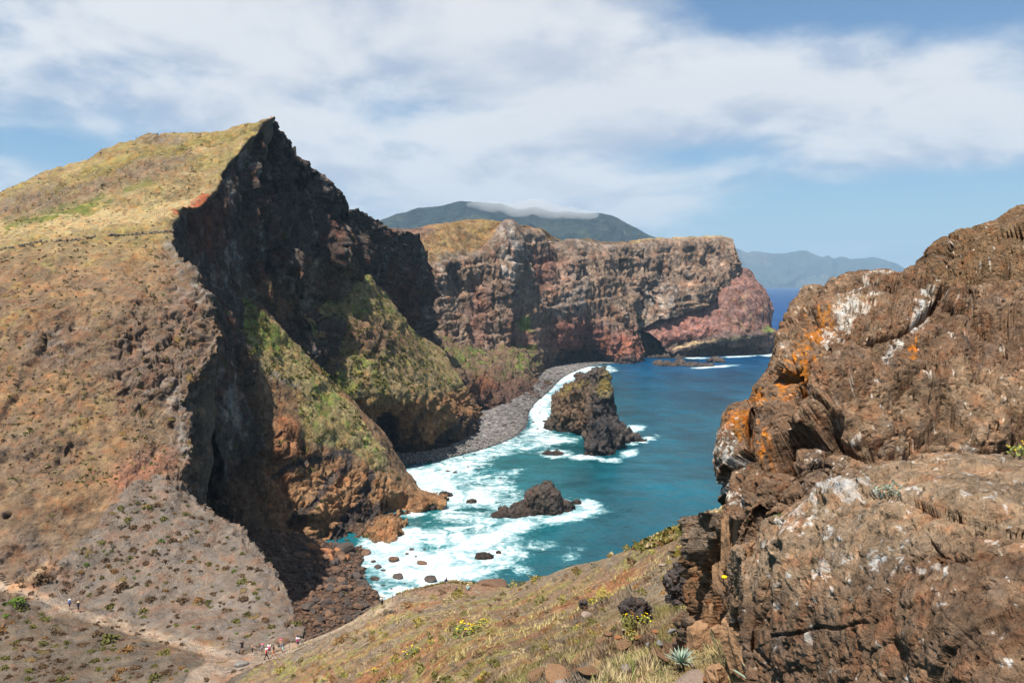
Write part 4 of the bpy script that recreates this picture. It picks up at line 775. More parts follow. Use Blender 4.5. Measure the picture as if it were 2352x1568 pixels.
# ================================================================== SEA
def sea_mat():
    mt = bpy.data.materials.new('sea_water'); mt.use_nodes = True; t = NT(mt.node_tree); t.n.clear()
    g = t.new('ShaderNodeNewGeometry'); pos = g.outputs['Position']
    fo = t.new('ShaderNodeAttribute', attribute_name='foam').outputs['Fac']; sh = t.new('ShaderNodeAttribute', attribute_name='shoal').outputs['Fac']
    sp = t.new('ShaderNodeSeparateXYZ'); t.put(sp.inputs[0], pos)
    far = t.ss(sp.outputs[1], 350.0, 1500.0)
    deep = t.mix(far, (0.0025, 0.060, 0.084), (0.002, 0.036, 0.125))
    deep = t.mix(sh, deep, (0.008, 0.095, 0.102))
    patch = t.noise(t.v('MULTIPLY', pos, (1.0, .45, 1.0)), 0.018, 4.0, .6); deep = t.v('SCALE', deep, scale=t.lin(patch, .3, .7, .5, 1.45))
    w_ = t.v('ADD', pos, t.v('SCALE', t.v('SUBTRACT', t.noise(pos, .09, 3.0, col=True), (.5, .5, .5)), scale=16.0))
    f1 = t.noise(w_, 0.16, 7.0, .66); f2 = t.noise(t.v('ADD', w_, (40, 3, 9)), 0.05, 4.0, .6)
    vo = t.new('ShaderNodeTexVoronoi', feature='DISTANCE_TO_EDGE'); t.put(vo.inputs['Vector'], w_); vo.inputs['Scale'].default_value = .22
    lace = t.ss(vo.outputs['Distance'], .16, .0)
    k = t.m('ADD', t.m('ADD', t.m('MULTIPLY', t.m('SUBTRACT', f1, .5), 2.6), t.m('MULTIPLY', t.m('SUBTRACT', f2, .5), 1.2)), t.m('MULTIPLY', lace, .22))
    foam = t.ss(t.m('ADD', k, t.m('SUBTRACT', t.m('MULTIPLY', fo, 2.1), 1.12)), -.45, .85)
    foam = t.m('MULTIPLY', foam, t.ss(fo, .02, .12))
    bub = t.ss(t.m('ADD', k, t.m('SUBTRACT', t.m('MULTIPLY', fo, 2.1), .85)), -.3, .5)
    col = t.mix(t.m('MULTIPLY', bub, .5), deep, (.06, .30, .31))
    wn = t.noise(t.v('MULTIPLY', pos, (1, .7, 1)), .55, 3.0, .6); wl = t.noise(t.v('MULTIPLY', pos, (1, .5, 1)), .11, 3.0, .55); wb = t.noise(pos, .022, 2.0, .5)
    hgt = t.m('ADD', t.m('ADD', t.m('MULTIPLY', wn, .55), t.m('MULTIPLY', wl, 2.0)), t.m('MULTIPLY', wb, 7.0))
    bs = t.new('ShaderNodeBsdfPrincipled'); t.put(bs.inputs['Base Color'], col); t.put(bs.inputs['Roughness'], t.lin(far, 0, 1, .2, .45)); bs.inputs['IOR'].default_value = 1.33
    t.put(bs.inputs['Specular IOR Level'], t.lin(far, 0, 1, .32, .10))
    t.put(bs.inputs['Normal'], t.bump(hgt, .75, 1.0))
    fw = t.new('ShaderNodeBsdfDiffuse'); t.put(fw.inputs[0], t.mix(t.ss(k, -.5, .8), (.27, .37, .40), (.66, .68, .69))); t.put(fw.inputs['Normal'], t.bump(k, .5, .8))
    mx = t.new('ShaderNodeMixShader'); t.put(mx.inputs[0], foam); t.l.new(bs.outputs[0], mx.inputs[1]); t.l.new(fw.outputs[0], mx.inputs[2])
    o = t.new('ShaderNodeOutputMaterial'); t.l.new(mx.outputs[0], o.inputs[0])
    return mt
M_SEA = sea_mat()
ys = np.concatenate([[-3000, -500, 0, 120, 180, 220], np.geomspace(235, 1300, 420), np.geomspace(1340, 34000, 40)])
xs = np.concatenate([-np.geomspace(160, 26000, 22)[::-1], np.linspace(-150, 470, 430), np.geomspace(480, 26000, 24)])
X, Y = np.meshgrid(xs, ys); Vs = np.stack([X, Y, 0 * X], -1).reshape(-1, 3); uvs = proj(Vs); uvs[Vs[:, 1] < 200] = -9999
nz1 = fbm(Vs, 22, 3, .5, 301); nz2 = fbm(Vs, 60, 3, .5, 302); us = uvs + np.stack([18 * nz1 + 14 * nz2, 8 * nz1 + 6 * nz2], -1) * np.clip((uvs[:, 1:2] - 800) / 350, .15, 1)
surf = [(840,1380),(820,1290),(870,1215),(960,1190),(1010,1172),(960,1120),(930,1075),(1000,1050),(1110,1018),(1200,990),(1225,960),(1200,930),(1225,905),(1250,880),(1320,848),(1400,838),(1420,852),(1330,872),(1290,905),(1265,960),(1260,990),(1330,1000),(1350,1010),(1280,1030),(1180,1040),(1120,1060),(1180,1100),(1180,1130),(1260,1140),(1350,1150),(1390,1165),(1370,1190),(1250,1210),(1190,1230),(1220,1270),(1160,1320),(1080,1340),(980,1370),(900,1400)]
fo = np.zeros(len(Vs)); wob = np.clip((uvs[:, 1:2] - 800) / 350, .12, 1)
for k in range(7):
    a_ = k * 2 * math.pi / 7; fo += inside(us + np.array([[30 * math.cos(a_), 13 * math.sin(a_)]]) * wob * (k > 0), surf) * (.60 / 7)
def add(a, w_): 
    global fo
    fo = np.maximum(fo, a * w_)
for (u, v, ru, rv, rot, wt) in [(900,1270,90,70,0,.95),(1000,1300,130,50,-10,.9),(1100,1240,110,28,-15,.95),(1180,1215,70,16,-12,.95),(1310,1185,75,14,-10,.9),(1350,1160,36,16,10,.8),(990,1110,70,40,10,.95),(1080,1140,90,20,5,.75),(1050,1070,80,20,0,.75),(1240,960,24,40,-10,.95),(1270,1012,60,10,0,.8),(1300,865,46,14,-25,.95),(1360,848,50,8,0,.9),(1245,920,20,22,-30,.95),(1470,1010,40,9,-10,.7),(1455,985,26,8,-10,.85),(1400,1055,30,7,0,.7),(1345,1050,40,7,0,.7),(1440,1040,26,8,-20,.7),
        (1275,1042,40,11,0,.75),(1320,1275,40,14,-15,.42),(1200,1310,40,14,10,.42),(1250,1255,50,14,0,.42),(1700,818,40,2.5,-3,.85),(1640,842,50,2.5,-4,.9),(1600,822,40,2,0,.7),(1775,816,26,3,0,.95),(1560,835,40,2.5,0,.6),(1380,880,20,4,5,.5),(940,1180,40,10,0,.7),(1150,1090,60,12,-10,.55),(1800,800,10,12,0,.8)]:
    add(blob(us, u, v, ru, rv, rot, .7), wt)
dark = np.maximum.reduce([.8 * blob(us, 1000, 1200, 70, 12, 3, .6), .6 * blob(us, 1100, 1175, 30, 12, 0, .6), .7 * blob(us, 1310, 1025, 45, 8, 5, .6), .5 * blob(us, 1130, 1080, 60, 14, -10, .6)])
fo = np.clip(fo * (1 - .7 * dark), 0, 1) * np.where(uvs[:, 1] > 1000, sm(uvs[:, 0], 780, 840), 1)
shoal = np.clip(np.maximum.reduce([blob(us, 1050, 1180, 260, 160, 0, .9) * .8, blob(us, 1300, 960, 120, 120, 0, .8) * .6, blob(us, 1180, 1060, 200, 50, 0, .8) * .7]), 0, 1)
FSEA = grid_faces(len(ys), len(xs))
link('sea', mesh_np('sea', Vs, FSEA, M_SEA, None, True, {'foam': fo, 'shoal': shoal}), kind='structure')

# ---------- boulder beach under the gully and the grey shingle beaches
def beach(key, rows, colr, mat, step, amp, name, seed):
    def d_(p, uv, n):
        f1, e, cid = voro(p, 2.4, seed); return amp * (.7 - f1) + amp * fbm(p, 9, 3, .5, seed + 1)
    def c_(q, uv, n, d):
        f1, e, cid = voro(q, 1.6, seed + 3); w2 = fbm(q, 10, 4, .6, seed + 4)
        c = base(len(q), colr) * (.55 + .95 * cid)[:, None]; c = mixc(c, c * .45, np.maximum(blob(uv, 1245, 890, 50, 34, -40), .8 * blob(uv, 1190, 955, 30, 30)) * sm(w2, -.3, .2)); return c * (1 + .35 * w2)[:, None] * (1 - .55 * sm(.9 - q[:, 2], 0, .8))[:, None]
    sheet(key, rows, step, d_, c_, mat, name, pts=True)
M_SHING = terrain_mat('shingle', .9, .9, .5)
Z = lambda u, v, z: sea_at(u, v, z)
beach('boulders', [[Z(560,1190,28), Z(620,1215,18), Z(680,1225,10), Z(740,1240,5), Z(800,1255,2), Z(850,1262,-1)],
                   [Z(570,1260,16), Z(630,1270,10), Z(690,1280,6), Z(750,1290,4), Z(805,1300,1.5), Z(850,1300,-1)],
                   [Z(600,1330,10), Z(650,1340,7), Z(710,1345,5), Z(765,1350,3.5), Z(825,1350,1), Z(870,1345,-1)],
                   [Z(620,1420,7), Z(670,1420,5), Z(725,1420,4), Z(785,1410,3), Z(850,1395,1), Z(900,1380,-1)],
                   [Z(640,1560,5), Z(690,1560,4), Z(740,1540,3), Z(800,1520,2), Z(870,1490,0.5), Z(930,1460,-1)]], C_(.12, .075, .052), M_CLIFF, 2.6, .9, 'boulder_beach', 311)
beach('shingle', [[Z(880,1040,4), Z(960,1040,4), Z(1040,1022,4.5), Z(1085,985,6), Z(1085,950,7), Z(1130,938,6), Z(1200,905,5), Z(1230,880,4), Z(1258,848,4), Z(1320,836,4), Z(1380,831,2.5)],
                  [Z(900,1052,2), Z(970,1050,2.4), Z(1060,1028,2.6), Z(1120,995,3), Z(1140,965,4), Z(1170,945,3.5), Z(1212,915,3), Z(1240,890,2.6), Z(1272,855,2.4), Z(1335,838,2.4), Z(1400,832,1)],
                  [Z(920,1062,.6), Z(985,1056,.8), Z(1090,1032,.9), Z(1165,1003,1), Z(1195,975,1), Z(1205,950,1), Z(1222,925,1), Z(1250,900,1), Z(1290,862,1), Z(1345,841,1), Z(1410,833,.5)],
                  [Z(935,1070,-1), Z(1000,1063,-1), Z(1110,1036,-1), Z(1190,1006,-1), Z(1222,975,-1), Z(1222,950,-1), Z(1235,928,-1), Z(1265,903,-1), Z(1305,866,-1), Z(1358,843,-1), Z(1420,835,-1)]], C_(.185, .17, .16), M_SHING, 2.2, .25, 'shingle_beach', 321)
# ================================================================== THINGS
import bmesh
def rnd(a, b): return random.uniform(a, b)
def ico(sub):
    bm = bmesh.new(); bmesh.ops.create_icosphere(bm, subdivisions=sub, radius=1.0)
    V = np.array([v.co[:] for v in bm.verts]); F_ = np.array([[v.index for v in f.verts] for f in bm.faces]); bm.free(); return V, F_
ICO = {k: ico(k) for k in (1, 2, 3, 4)}
def rock_shape(seed, sub=2, cuts=9, sq=(1, .85, .7), nz=.12):
    r = np.random.RandomState(seed); V, F_ = ICO[sub]; V = V.copy()
    for k in range(cuts):
        n = r.randn(3); n /= np.linalg.norm(n); h = r.uniform(.55, .88); s = V @ n; V = V - np.maximum(s - h, 0)[:, None] * n
    V = V * (1 + nz * fbm(V + seed * 3.1, .8, 3, .55, seed))[:, None] * np.array(sq)
    return V, F_
def rock_meshes(name, mat, n, seed, sub=2, **kw):
    out = []
    for i in range(n):
        V, F_ = rock_shape(seed + i, sub, **kw); out.append(mesh_np(name, V, F_, mat, None, False))
    return out
def put(name, me, loc, scale, rot, label, cat, group=None, parent=None):
    o = link(name, me, parent, label, cat, group); o.location = loc; o.scale = scale if hasattr(scale, '__len__') else (scale,) * 3; o.rotation_euler = rot
    return o
def stuff_mesh(name, items, shapes, mat, smooth=False):
    """many tiny pieces nobody could count, joined: items = (loc, scale, shape index, yaw, tilt normal or None)"""
    VV, FF, off = [], [], 0
    for loc, sc_, k, yaw in items:
        V, F_ = shapes[k]; c, s = math.cos(yaw), math.sin(yaw); R_ = np.array([[c, -s, 0], [s, c, 0], [0, 0, 1]])
        VV.append((V * sc_) @ R_.T + loc); FF.append(F_ + off); off += len(V)
    return link(name, mesh_np(name, np.concatenate(VV), np.concatenate(FF), mat, None, smooth), kind='stuff')

def blob_rock(ells, voxel, disp, colr, mat, name, label, cat, group=None):
    """a free-standing rock: overlapping lumps fused into one skin, then broken up by relief; ells = (centre, radii, yaw)"""
    VV, FF, off = [], [], 0
    for c, r, yaw in ells:
        V, F_ = ICO[3]; cc, s = math.cos(yaw), math.sin(yaw); R_ = np.array([[cc, -s, 0], [s, cc, 0], [0, 0, 1]])
        V = np.sign(V) * np.abs(V) ** .8; VV.append((V * np.array(r)) @ R_.T + np.array(c)); FF.append(F_ + off); off += len(V)
    o = link('tmp', mesh_np('tmp', np.concatenate(VV), np.concatenate(FF), None))
    m = o.modifiers.new('r', 'REMESH'); m.mode = 'VOXEL'; m.voxel_size = voxel
    ev = o.evaluated_get(bpy.context.evaluated_depsgraph_get()); me = ev.to_mesh()
    V = np.empty(len(me.vertices) * 3, np.float32); me.vertices.foreach_get('co', V); V = V.reshape(-1, 3).astype(float)
    N_ = np.empty(len(me.vertices) * 3, np.float32); me.vertices.foreach_get('normal', N_); N_ = N_.reshape(-1, 3).astype(float)
    F_ = np.array([p.vertices[:] for p in me.polygons]); ev.to_mesh_clear(); bpy.data.objects.remove(o)
    d = disp(V); V2 = V + N_ * d[:, None]; c = colr(V2, proj(V2), N_)
    return link(name, mesh_np(name, V2, F_, mat, np.clip(c, .004, .9)), None, label, cat, group)

# ---------- sea stacks
M_STACK = terrain_mat('sea_rock', 1.6, 1.0, .5, zs=.8)
def st_disp(p): return 2.2 * fbm(p, 12, 4, .5, 401) + crag(p, 5.5, 2.6, 402, (1, 1, .6)) + 1.6 * (ridg(p * C_(1, 1, .5), 6, 4, .6, 408) - .6)
def st_col(q, uv, n):
    w2 = fbm(q, 8, 4, .6, 411); w3 = fbm(q, 2.5, 3, .6, 412); uvw = uv + 6 * np.stack([w2, w3], -1)
    c = base(len(q), C_(.105, .085, .072)); c = mixc(c, C_(.19, .12, .07), blob(uvw, 1315, 935, 50, 60) * .75); c = mixc(c, C_(.055, .052, .054), blob(uvw, 1385, 970, 34, 90) * .8)
    c = mixc(c, C_(.26, .205, .05), np.maximum.reduce([blob(uvw, 1325, 893, 36, 14, -15), .8 * blob(uvw, 1390, 890, 18, 40, 15), .8 * blob(uvw, 1318, 945, 30, 8, -8)]) * sm(n[:, 2] + .3 * w3, .15, .5) * .85)
    c = mixc(c, C_(.045, .038, .034), (1 - sm(q[:, 2], 1.5, 5)) * .85)
    return c * (1 + .3 * w3)[:, None]
def E_(u, v, Y, r, yaw=0): return (at(u, v, Y), r, yaw)
blob_rock([E_(1318, 960, 540, (14, 12, 22)), E_(1322, 912, 540, (10, 10, 10)), E_(1290, 985, 545, (11, 10, 10)), E_(1345, 930, 525, (9, 10, 22)),
           E_(1378, 905, 500, (7, 9, 18)), E_(1382, 960, 490, (8, 11, 24)), E_(1376, 1015, 470, (7, 8, 14)), E_(1368, 1040, 462, (6, 6, 8)), E_(1395, 1010, 485, (9, 12, 16)), E_(1420, 1005, 500, (8, 8, 10)), E_(1440, 1012, 502, (8, 6, 6)), E_(1456, 1016, 501, (6, 4, 3)), E_(1385, 1045, 462, (7, 5, 6)), E_(1372, 872, 495, (4, 5, 6))],
          .85, st_disp, st_col, M_STACK, 'sea_stack', 'tall dark sea stack with a mossy flat shoulder standing in the surf', 'sea stack')
def lr_disp(p): return 1.0 * fbm(p, 7, 4, .5, 421) + crag(p, 3.2, 1.2, 422, (1, 1, .8)) + .7 * (ridg(p, 3, 4, .6, 428) - .6)
def lr_col(q, uv, n):
    w3 = fbm(q, 2.0, 3, .6, 431); c = base(len(q), C_(.085, .07, .06)); c = mixc(c, C_(.14, .10, .07), sm(w3, -.1, .4) * .6); c = mixc(c, C_(.05, .038, .03), (1 - sm(q[:, 2], .8, 2.5)) * .8); return c * (1 + .3 * w3)[:, None]
blob_rock([E_(1250, 1160, 344, (8, 6, 9)), E_(1255, 1135, 346, (3.2, 3.2, 6)), E_(1215, 1178, 342, (9, 5, 5)), E_(1175, 1188, 338, (8, 4.5, 3.6)), E_(1150, 1190, 337, (5, 3.5, 2.4)), E_(1282, 1172, 347, (6, 4.5, 5)), E_(1300, 1170, 349, (4, 3.5, 3)), E_(1230, 1160, 343, (6, 5, 7))],
          .5, lr_disp, lr_col, M_STACK, 'sea_rock', 'long low black rock with a pointed peak, ringed by white foam', 'sea rock')
def small_rock(u, v, w_, h_, label, seed, group=None, dark=True, name='sea_rock', depth=None):
    c = sea_at(u, v, 0); s = c[1] / FOC
    a = [(c + C_(0, 0, -.1 * h_ * s), (w_ * s * .5, w_ * s * (depth or .38), h_ * s), rnd(-.3, .3)), (c + C_(w_ * s * .2, 0, 0), (w_ * s * .3, w_ * s * .3, h_ * s * .75), 0), (c + C_(-w_ * s * .22, .3, 0), (w_ * s * .3, w_ * s * .25, h_ * s * .6), 0)]
    k = max(w_ * s / 26, .09)
    def dd(p): return .5 * k * 4 * fbm(p, 8 * k, 3, .5, seed) + crag(p, 5 * k, 1.6 * k, seed + 1, k=2)
    return blob_rock(a, k, dd, lr_col, M_STACK, name, label, 'rock', group)
small_rock(1270, 1042, 50, 7, 'flat rock awash left of the tall stack base', 441)
small_rock(1325, 1156, 22, 11, 'small dark rock just off the right end of the pointed rock', 442)
small_rock(1112, 1280, 42, 13, 'long dark rock lying in the white surf, lowest of the bay', 443)
small_rock(1145, 1270, 13, 7, 'little dark rock beside the long rock in the surf', 444)
small_rock(1083, 1153, 26, 8, 'oblong dark rock left of the pointed black rock', 445)
small_rock(1024, 1138, 32, 10, 'wet dark rock just off the tip of the orange headland', 446)
small_rock(1570, 838, 130, 6, 'long flat reef off the foot of the red headland', 447, depth=.12)
small_rock(1645, 831, 40, 14, 'dark humped rock on the reef before the red headland', 448, depth=.3)
small_rock(1530, 820, 90, 13, 'dark low rocks at the foot of the far cliff', 449, depth=.3)
small_rock(1226, 915, 34, 14, 'two-humped brown boulder at the end of the shingle beach', 450)
small_rock(988, 1165, 60, 22, 'rounded brown rock at the tip of the near orange headland', 451)

# ---------- boulders: the fall below the gully, and those standing in the surf
M_B1 = plain_mat('boulder_brown', (.125, .072, .045), var=.35, s=.5, bump=.8); M_B2 = plain_mat('boulder_dark', (.062, .048, .040), var=.35, s=.5, bump=.8); M_B3 = plain_mat('boulder_orange', (.24, .105, .048), var=.3, s=.5, bump=.8); M_B4 = plain_mat('boulder_grey', (.16, .145, .13), var=.35, s=.4, bump=.8)
BM = {k: rock_meshes('boulder', m, 5, 500 + 10 * i, 2, nz=.16) for i, (k, m) in enumerate({'brown': M_B1, 'dark': M_B2, 'orange': M_B3, 'grey': M_B4}.items())}
def boulder(kind, u, v, px, keys=None, label=None, group=None, flat=1.0, sink=.25, nm='boulder'):
    if keys is None: P_ = sea_at(u, v, 0); n = C_(0, 0, 1)
    else:
        g = ground(keys, u, v, 7)
        if g is None: return None
        P_, n = g
    r = px * P_[1] / FOC * .5
    return put(nm, random.choice(BM[kind]), P_ + C_(0, 0, r * .7 * flat * (.5 - sink)), (r, r * rnd(.75, 1), r * rnd(.75, 1.0) * flat), (rnd(-.25, .25), rnd(-.25, .25), rnd(0, 6.28)), label, 'boulder', group)
for kind, u, v, px, lab in [('dark', 790, 1262, 62, 'largest dark boulder at the foot of the orange cliff'), ('orange', 713, 1256, 46, 'upright orange-brown boulder at the top of the boulder fall'), ('orange', 748, 1268, 50, 'broad orange boulder next to the largest dark one'), ('dark', 711, 1395, 52, 'big rounded dark boulder at the lower left of the boulder fall'), ('dark', 867, 1303, 30, 'blocky dark boulder in the surf beside the boulder fall'), ('dark', 862, 1330, 30, 'dark boulder awash just below the blocky one'), ('brown', 906, 1286, 40, 'flat brown boulder in the surf off the orange cliff'), ('brown', 970, 1294, 32, 'flat brown boulder in mid surf'), ('dark', 915, 1325, 34, 'low brown boulder in the surf near the shore'), ('dark', 990, 1332, 40, 'brown boulder just behind the standing hiker'), ('brown', 838, 1272, 34, 'brown boulder with spray at the cliff foot')]:
    boulder(kind, u, v, px, 'boulders' if u < 850 and v > 1240 and u < 800 else None, lab, None, .7)
FIELD = [(690,1240),(745,1245),(800,1262),(828,1285),(850,1330),(872,1350),(890,1385),(800,1440),(742,1470),(705,1400),(696,1330),(684,1275)]
n_ = 0; tries = 0
while n_ < 215 and tries < 3000:
    tries += 1; u, v = rnd(675, 895), rnd(1225, 1475)
    if not inside(np.array([[u, v]]), FIELD)[0]: continue
    wet = sm(np.array(u - 700 + .5 * (v - 1300)), 40, 170); k = 'dark' if random.random() < .25 + .6 * wet else ('orange' if v < 1300 and random.random() < .6 else 'brown')
    px = 9 + 26 * random.random() ** 2.2
    if boulder(k, u, v, px, 'boulders', ('large ' if px > 24 else 'medium ' if px > 14 else 'small ') + {'dark': 'dark wet', 'orange': 'orange-brown', 'brown': 'brown'}[k] + ' boulder ' + ('at the top' if v < 1290 else 'in the upper middle' if v < 1340 else 'in the lower middle' if v < 1390 else 'at the bottom') + ' of the boulder fall' + (', near the surf' if u > 790 else ', near the gully shadow' if u < 735 else ''), 'boulders fallen below the gully'): n_ += 1
for (u, v, px) in [(880,1310,14),(935,1272,12),(945,1262,16),(955,1278,10),(1010,1258,8),(1125,1272,6),(858,1290,16),(880,1345,12),(900,1352,9),(930,1340,8),(845,1350,26),(860,1362,22),(872,1372,16),(975,1262,10),(1045,1085,14),(1028,1082,12),(1075,1072,9),(1100,1078,7),(1135,1050,8),(1150,1098,9),(1090,1043,9),(1045,1045,8),(1065,1050,7),(1215,960,9),(1240,948,8),(1225,970,10),(1250,968,12),(1205,985,9),(1235,985,8),(1180,1000,8),(1190,1003,10),(1160,1010,8),(1240,930,6),(1250,975,7),(1262,930,6),(1280,898,6),(1270,905,5),(1300,880,5),(1075,1115,6),(1130,1100,7)]:
    boulder('dark', u, v, px, None, ('little ' if px < 9 else 'small ') + 'dark rock in the surf ' + ('close to the boulder fall' if v > 1280 and u < 910 else 'off the orange cliff' if v > 1240 else 'by the orange headland tip' if v > 1090 else 'off the near shingle' if v > 1030 else 'between the beach and the tall stack' if v > 940 else 'at the head of the bay'), 'rocks poking through the surf', .7)
for (u, v, px) in [(1010,1045,14),(1060,1022,12),(1100,990,9),(1125,975,8),(1150,960,9),(1190,955,12),(1200,930,14),(1215,915,16),(1240,895,12),(1225,888,10),(1245,870,9),(1100,1010,9),(1075,1030,9),(1160,985,10),(1180,970,9),(1140,950,8),(1112,962,7),(1260,862,8),(1270,870,8),(1250,890,10)]:
    boulder('grey' if random.random() < .5 else 'dark', u, v, px, 'shingle', 'stray boulder on the grey shingle beach', 'stray boulders on the shingle', .8)
for k in range(90):
    t = random.random() ** .7; a = [(1010,1052),(1090,1030),(1165,1002),(1196,972),(1206,948),(1226,922),(1250,898),(1288,862)]; i = int(t * 7); f = t * 7 - i; u = a[i][0] * (1 - f) + a[i + 1][0] * f; v = a[i][1] * (1 - f) + a[i + 1][1] * f
    boulder('dark' if random.random() < .7 else 'grey', u + rnd(-34, 6), v + rnd(-12, 2), rnd(5, 13), 'shingle', 'dark stone on the wet edge of the ' + ('near' if v > 1015 else 'broad middle' if v > 960 else 'narrow' if v > 905 else 'farthest') + ' shingle', 'stones on the wet edge of the shingle', .8)
SH1 = [rock_shape(900 + i, 1, 4, (1, .85, .7), .1) for i in range(6)]
items = []
for _ in range(2600):
    i = random.randrange(len(SHEETS['shingle'][0])); p = SHEETS['shingle'][0][i]
    if p[2] > .2: items.append((p + C_(rnd(-1, 1), rnd(-1, 1), .1), rnd(.3, 1.3), random.randrange(6), rnd(0, 6)))
stuff_mesh('pebbles', items, SH1, M_B4)
items = []
qb = SHEETS['boulders'][0]
for _ in range(1500):
    p = qb[random.randrange(len(qb))]
    if p[2] > .3: items.append((p + C_(rnd(-1, 1), rnd(-1, 1), .1), rnd(.3, .9), random.randrange(6), rnd(0, 6)))
stuff_mesh('rubble', items, SH1, M_B1)
items = []
for key, n_, a_, b_, cond in (('hill', 1300, .06, .22, lambda p, uv: uv[1] > 1090 and 40 < uv[0] < 700), ('hill', 500, .15, .5, lambda p, uv: 380 < uv[1] < 1100 and 0 < uv[0] < 500), ('slope', 2600, .06, .3, lambda p, uv: uv[1] < 1500 and p[1] > 25), ('slope', 2600, .012, .085, lambda p, uv: 2 < p[1] < 25 and uv[0] < 1720), ('butt', 500, .3, .8, lambda p, uv: uv[1] > 700), ('mid', 500, .3, .9, lambda p, uv: True)):
    q, uvq, nn = SHEETS[key]; ok = 0
    for _ in range(n_ * 6):
        i = random.randrange(len(q))
        if ok >= n_: break
        if cond(q[i], uvq[i]) and nn[i][2] > .25:
            items.append((q[i] + C_(0, 0, .02), a_ + (b_ - a_) * random.random() ** 3, random.randrange(6), rnd(0, 6))); ok += 1
M_ST = plain_mat('loose_stone', (.165, .135, .11), var=.4, s=.3); stuff_mesh('loose_stones', items, SH1, M_ST)

# ---------- shrubs
def bush_shape(seed, n=130, leaf=.16, flat=.6, spread=1.0):
    r = np.random.RandomState(seed); ph = r.uniform(0, 2 * math.pi, n); zc = r.uniform(0, 1, n) ** .7; rad = np.sqrt(1 - zc ** 2) * spread * (1 + .3 * np.sin(ph * 3 + seed) + .2 * np.sin(ph * 5 + 2 * seed)); k = r.uniform(.65, 1.08, n)
    c = np.stack([rad * np.cos(ph) * k, rad * np.sin(ph) * k, zc * flat * k], -1); A = r.randn(n, 3); A /= np.linalg.norm(A, axis=1, keepdims=True); B_ = np.cross(A, r.randn(n, 3)); B_ /= np.linalg.norm(B_, axis=1, keepdims=True)
    s = (leaf * r.uniform(.6, 1.3, n))[:, None]; V = np.stack([c - A * s - B_ * s * .6, c + A * s - B_ * s * .6, c + A * s + B_ * s * .6, c - A * s + B_ * s * .6], 1).reshape(-1, 3)
    return V, np.arange(n * 4).reshape(n, 4)
BC = {'brown': (.105, .062, .032), 'olive': (.105, .095, .022), 'green': (.075, .115, .016), 'rust': (.20, .105, .035), 'yellow': (.25, .20, .045), 'grey': (.13, .11, .075), 'dry': (.30, .225, .12)}
BMAT = {k: plain_mat('shrub_' + k, c, var=.45, s=.35) for k, c in BC.items()}
BUSH = {k: [mesh_np('shrub', *bush_shape(600 + 7 * i + j), BMAT[k], None, False) for j in range(3)] for i, k in enumerate(BC)}
MATB = {k: [mesh_np('shrub', *bush_shape(700 + 7 * i + j, 150, .13, .35, 1.15), BMAT[k], None, False) for j in range(3)] for i, k in enumerate(BC)}
def where_up(u, v): return ('high on' if v < 1240 else 'halfway down' if v < 1350 else 'low on') + ' the scree, ' + ('left part' if u < 330 else 'middle' if u < 480 else 'near the gully rim')
def where_lo(u, v): return 'below the path, ' + ('close to it' if v < 1400 + u * .28 else 'away from it') + (' at the left' if u < 150 else ' in the middle' if u < 290 else ' near the open dirt')
def where_sl(u, v): return ('by the ridge path' if u < 900 else 'on the middle slope' if u < 1250 else 'on the upper slope') + (', far edge' if v < 1330 + .45 * max(0, 1250 - u) * .45 else ', near the camera' if v > 1480 else ', halfway up')
def shrub(kind, keys, u, v, px, label, group, lib=None, flat=1.0, name='shrub'):
    g = ground(keys, u, v, 6)
    if g is None: return None
    P_, n = g; r = px * P_[1] / FOC * .5
    z = Vector(n) * .6 + Vector((0, 0, 1)); q = z.to_track_quat('Z', 'Y') @ Matrix.Rotation(rnd(0, 6.28), 3, 'Z').to_quaternion()
    o = put(name, random.choice((lib or BUSH)[kind]), P_ - n * r * .08, (r * rnd(.8, 1.2), r * rnd(.8, 1.2), r * flat * rnd(.8, 1.2)), q.to_euler(), label, 'shrub', group); return o
for (u, v, px, k, lab) in [(38,1385,42,'green','bright green bush beside the path at the left edge'), (280,1350,30,'brown','dark brown bush at the head of the path bank'), (100,1328,44,'brown','big dark brown bush above the path near the steps'), (250,1470,50,'olive','large dark olive bush below the path'), (885,0,0,'',''), (680,1432,24,'olive','round olive bush above the waiting hikers')]:
    if px: shrub(k, 'hill', u, v, px, lab, None)
ZONE_UP = [(330,1110),(420,1150),(550,1245),(640,1380),(680,1455),(560,1480),(430,1450),(300,1415),(180,1370),(110,1330),(190,1260),(260,1180)]
ZONE_LO = [(0,1380),(100,1405),(200,1445),(300,1475),(420,1500),(440,1540),(400,1568),(0,1568)]
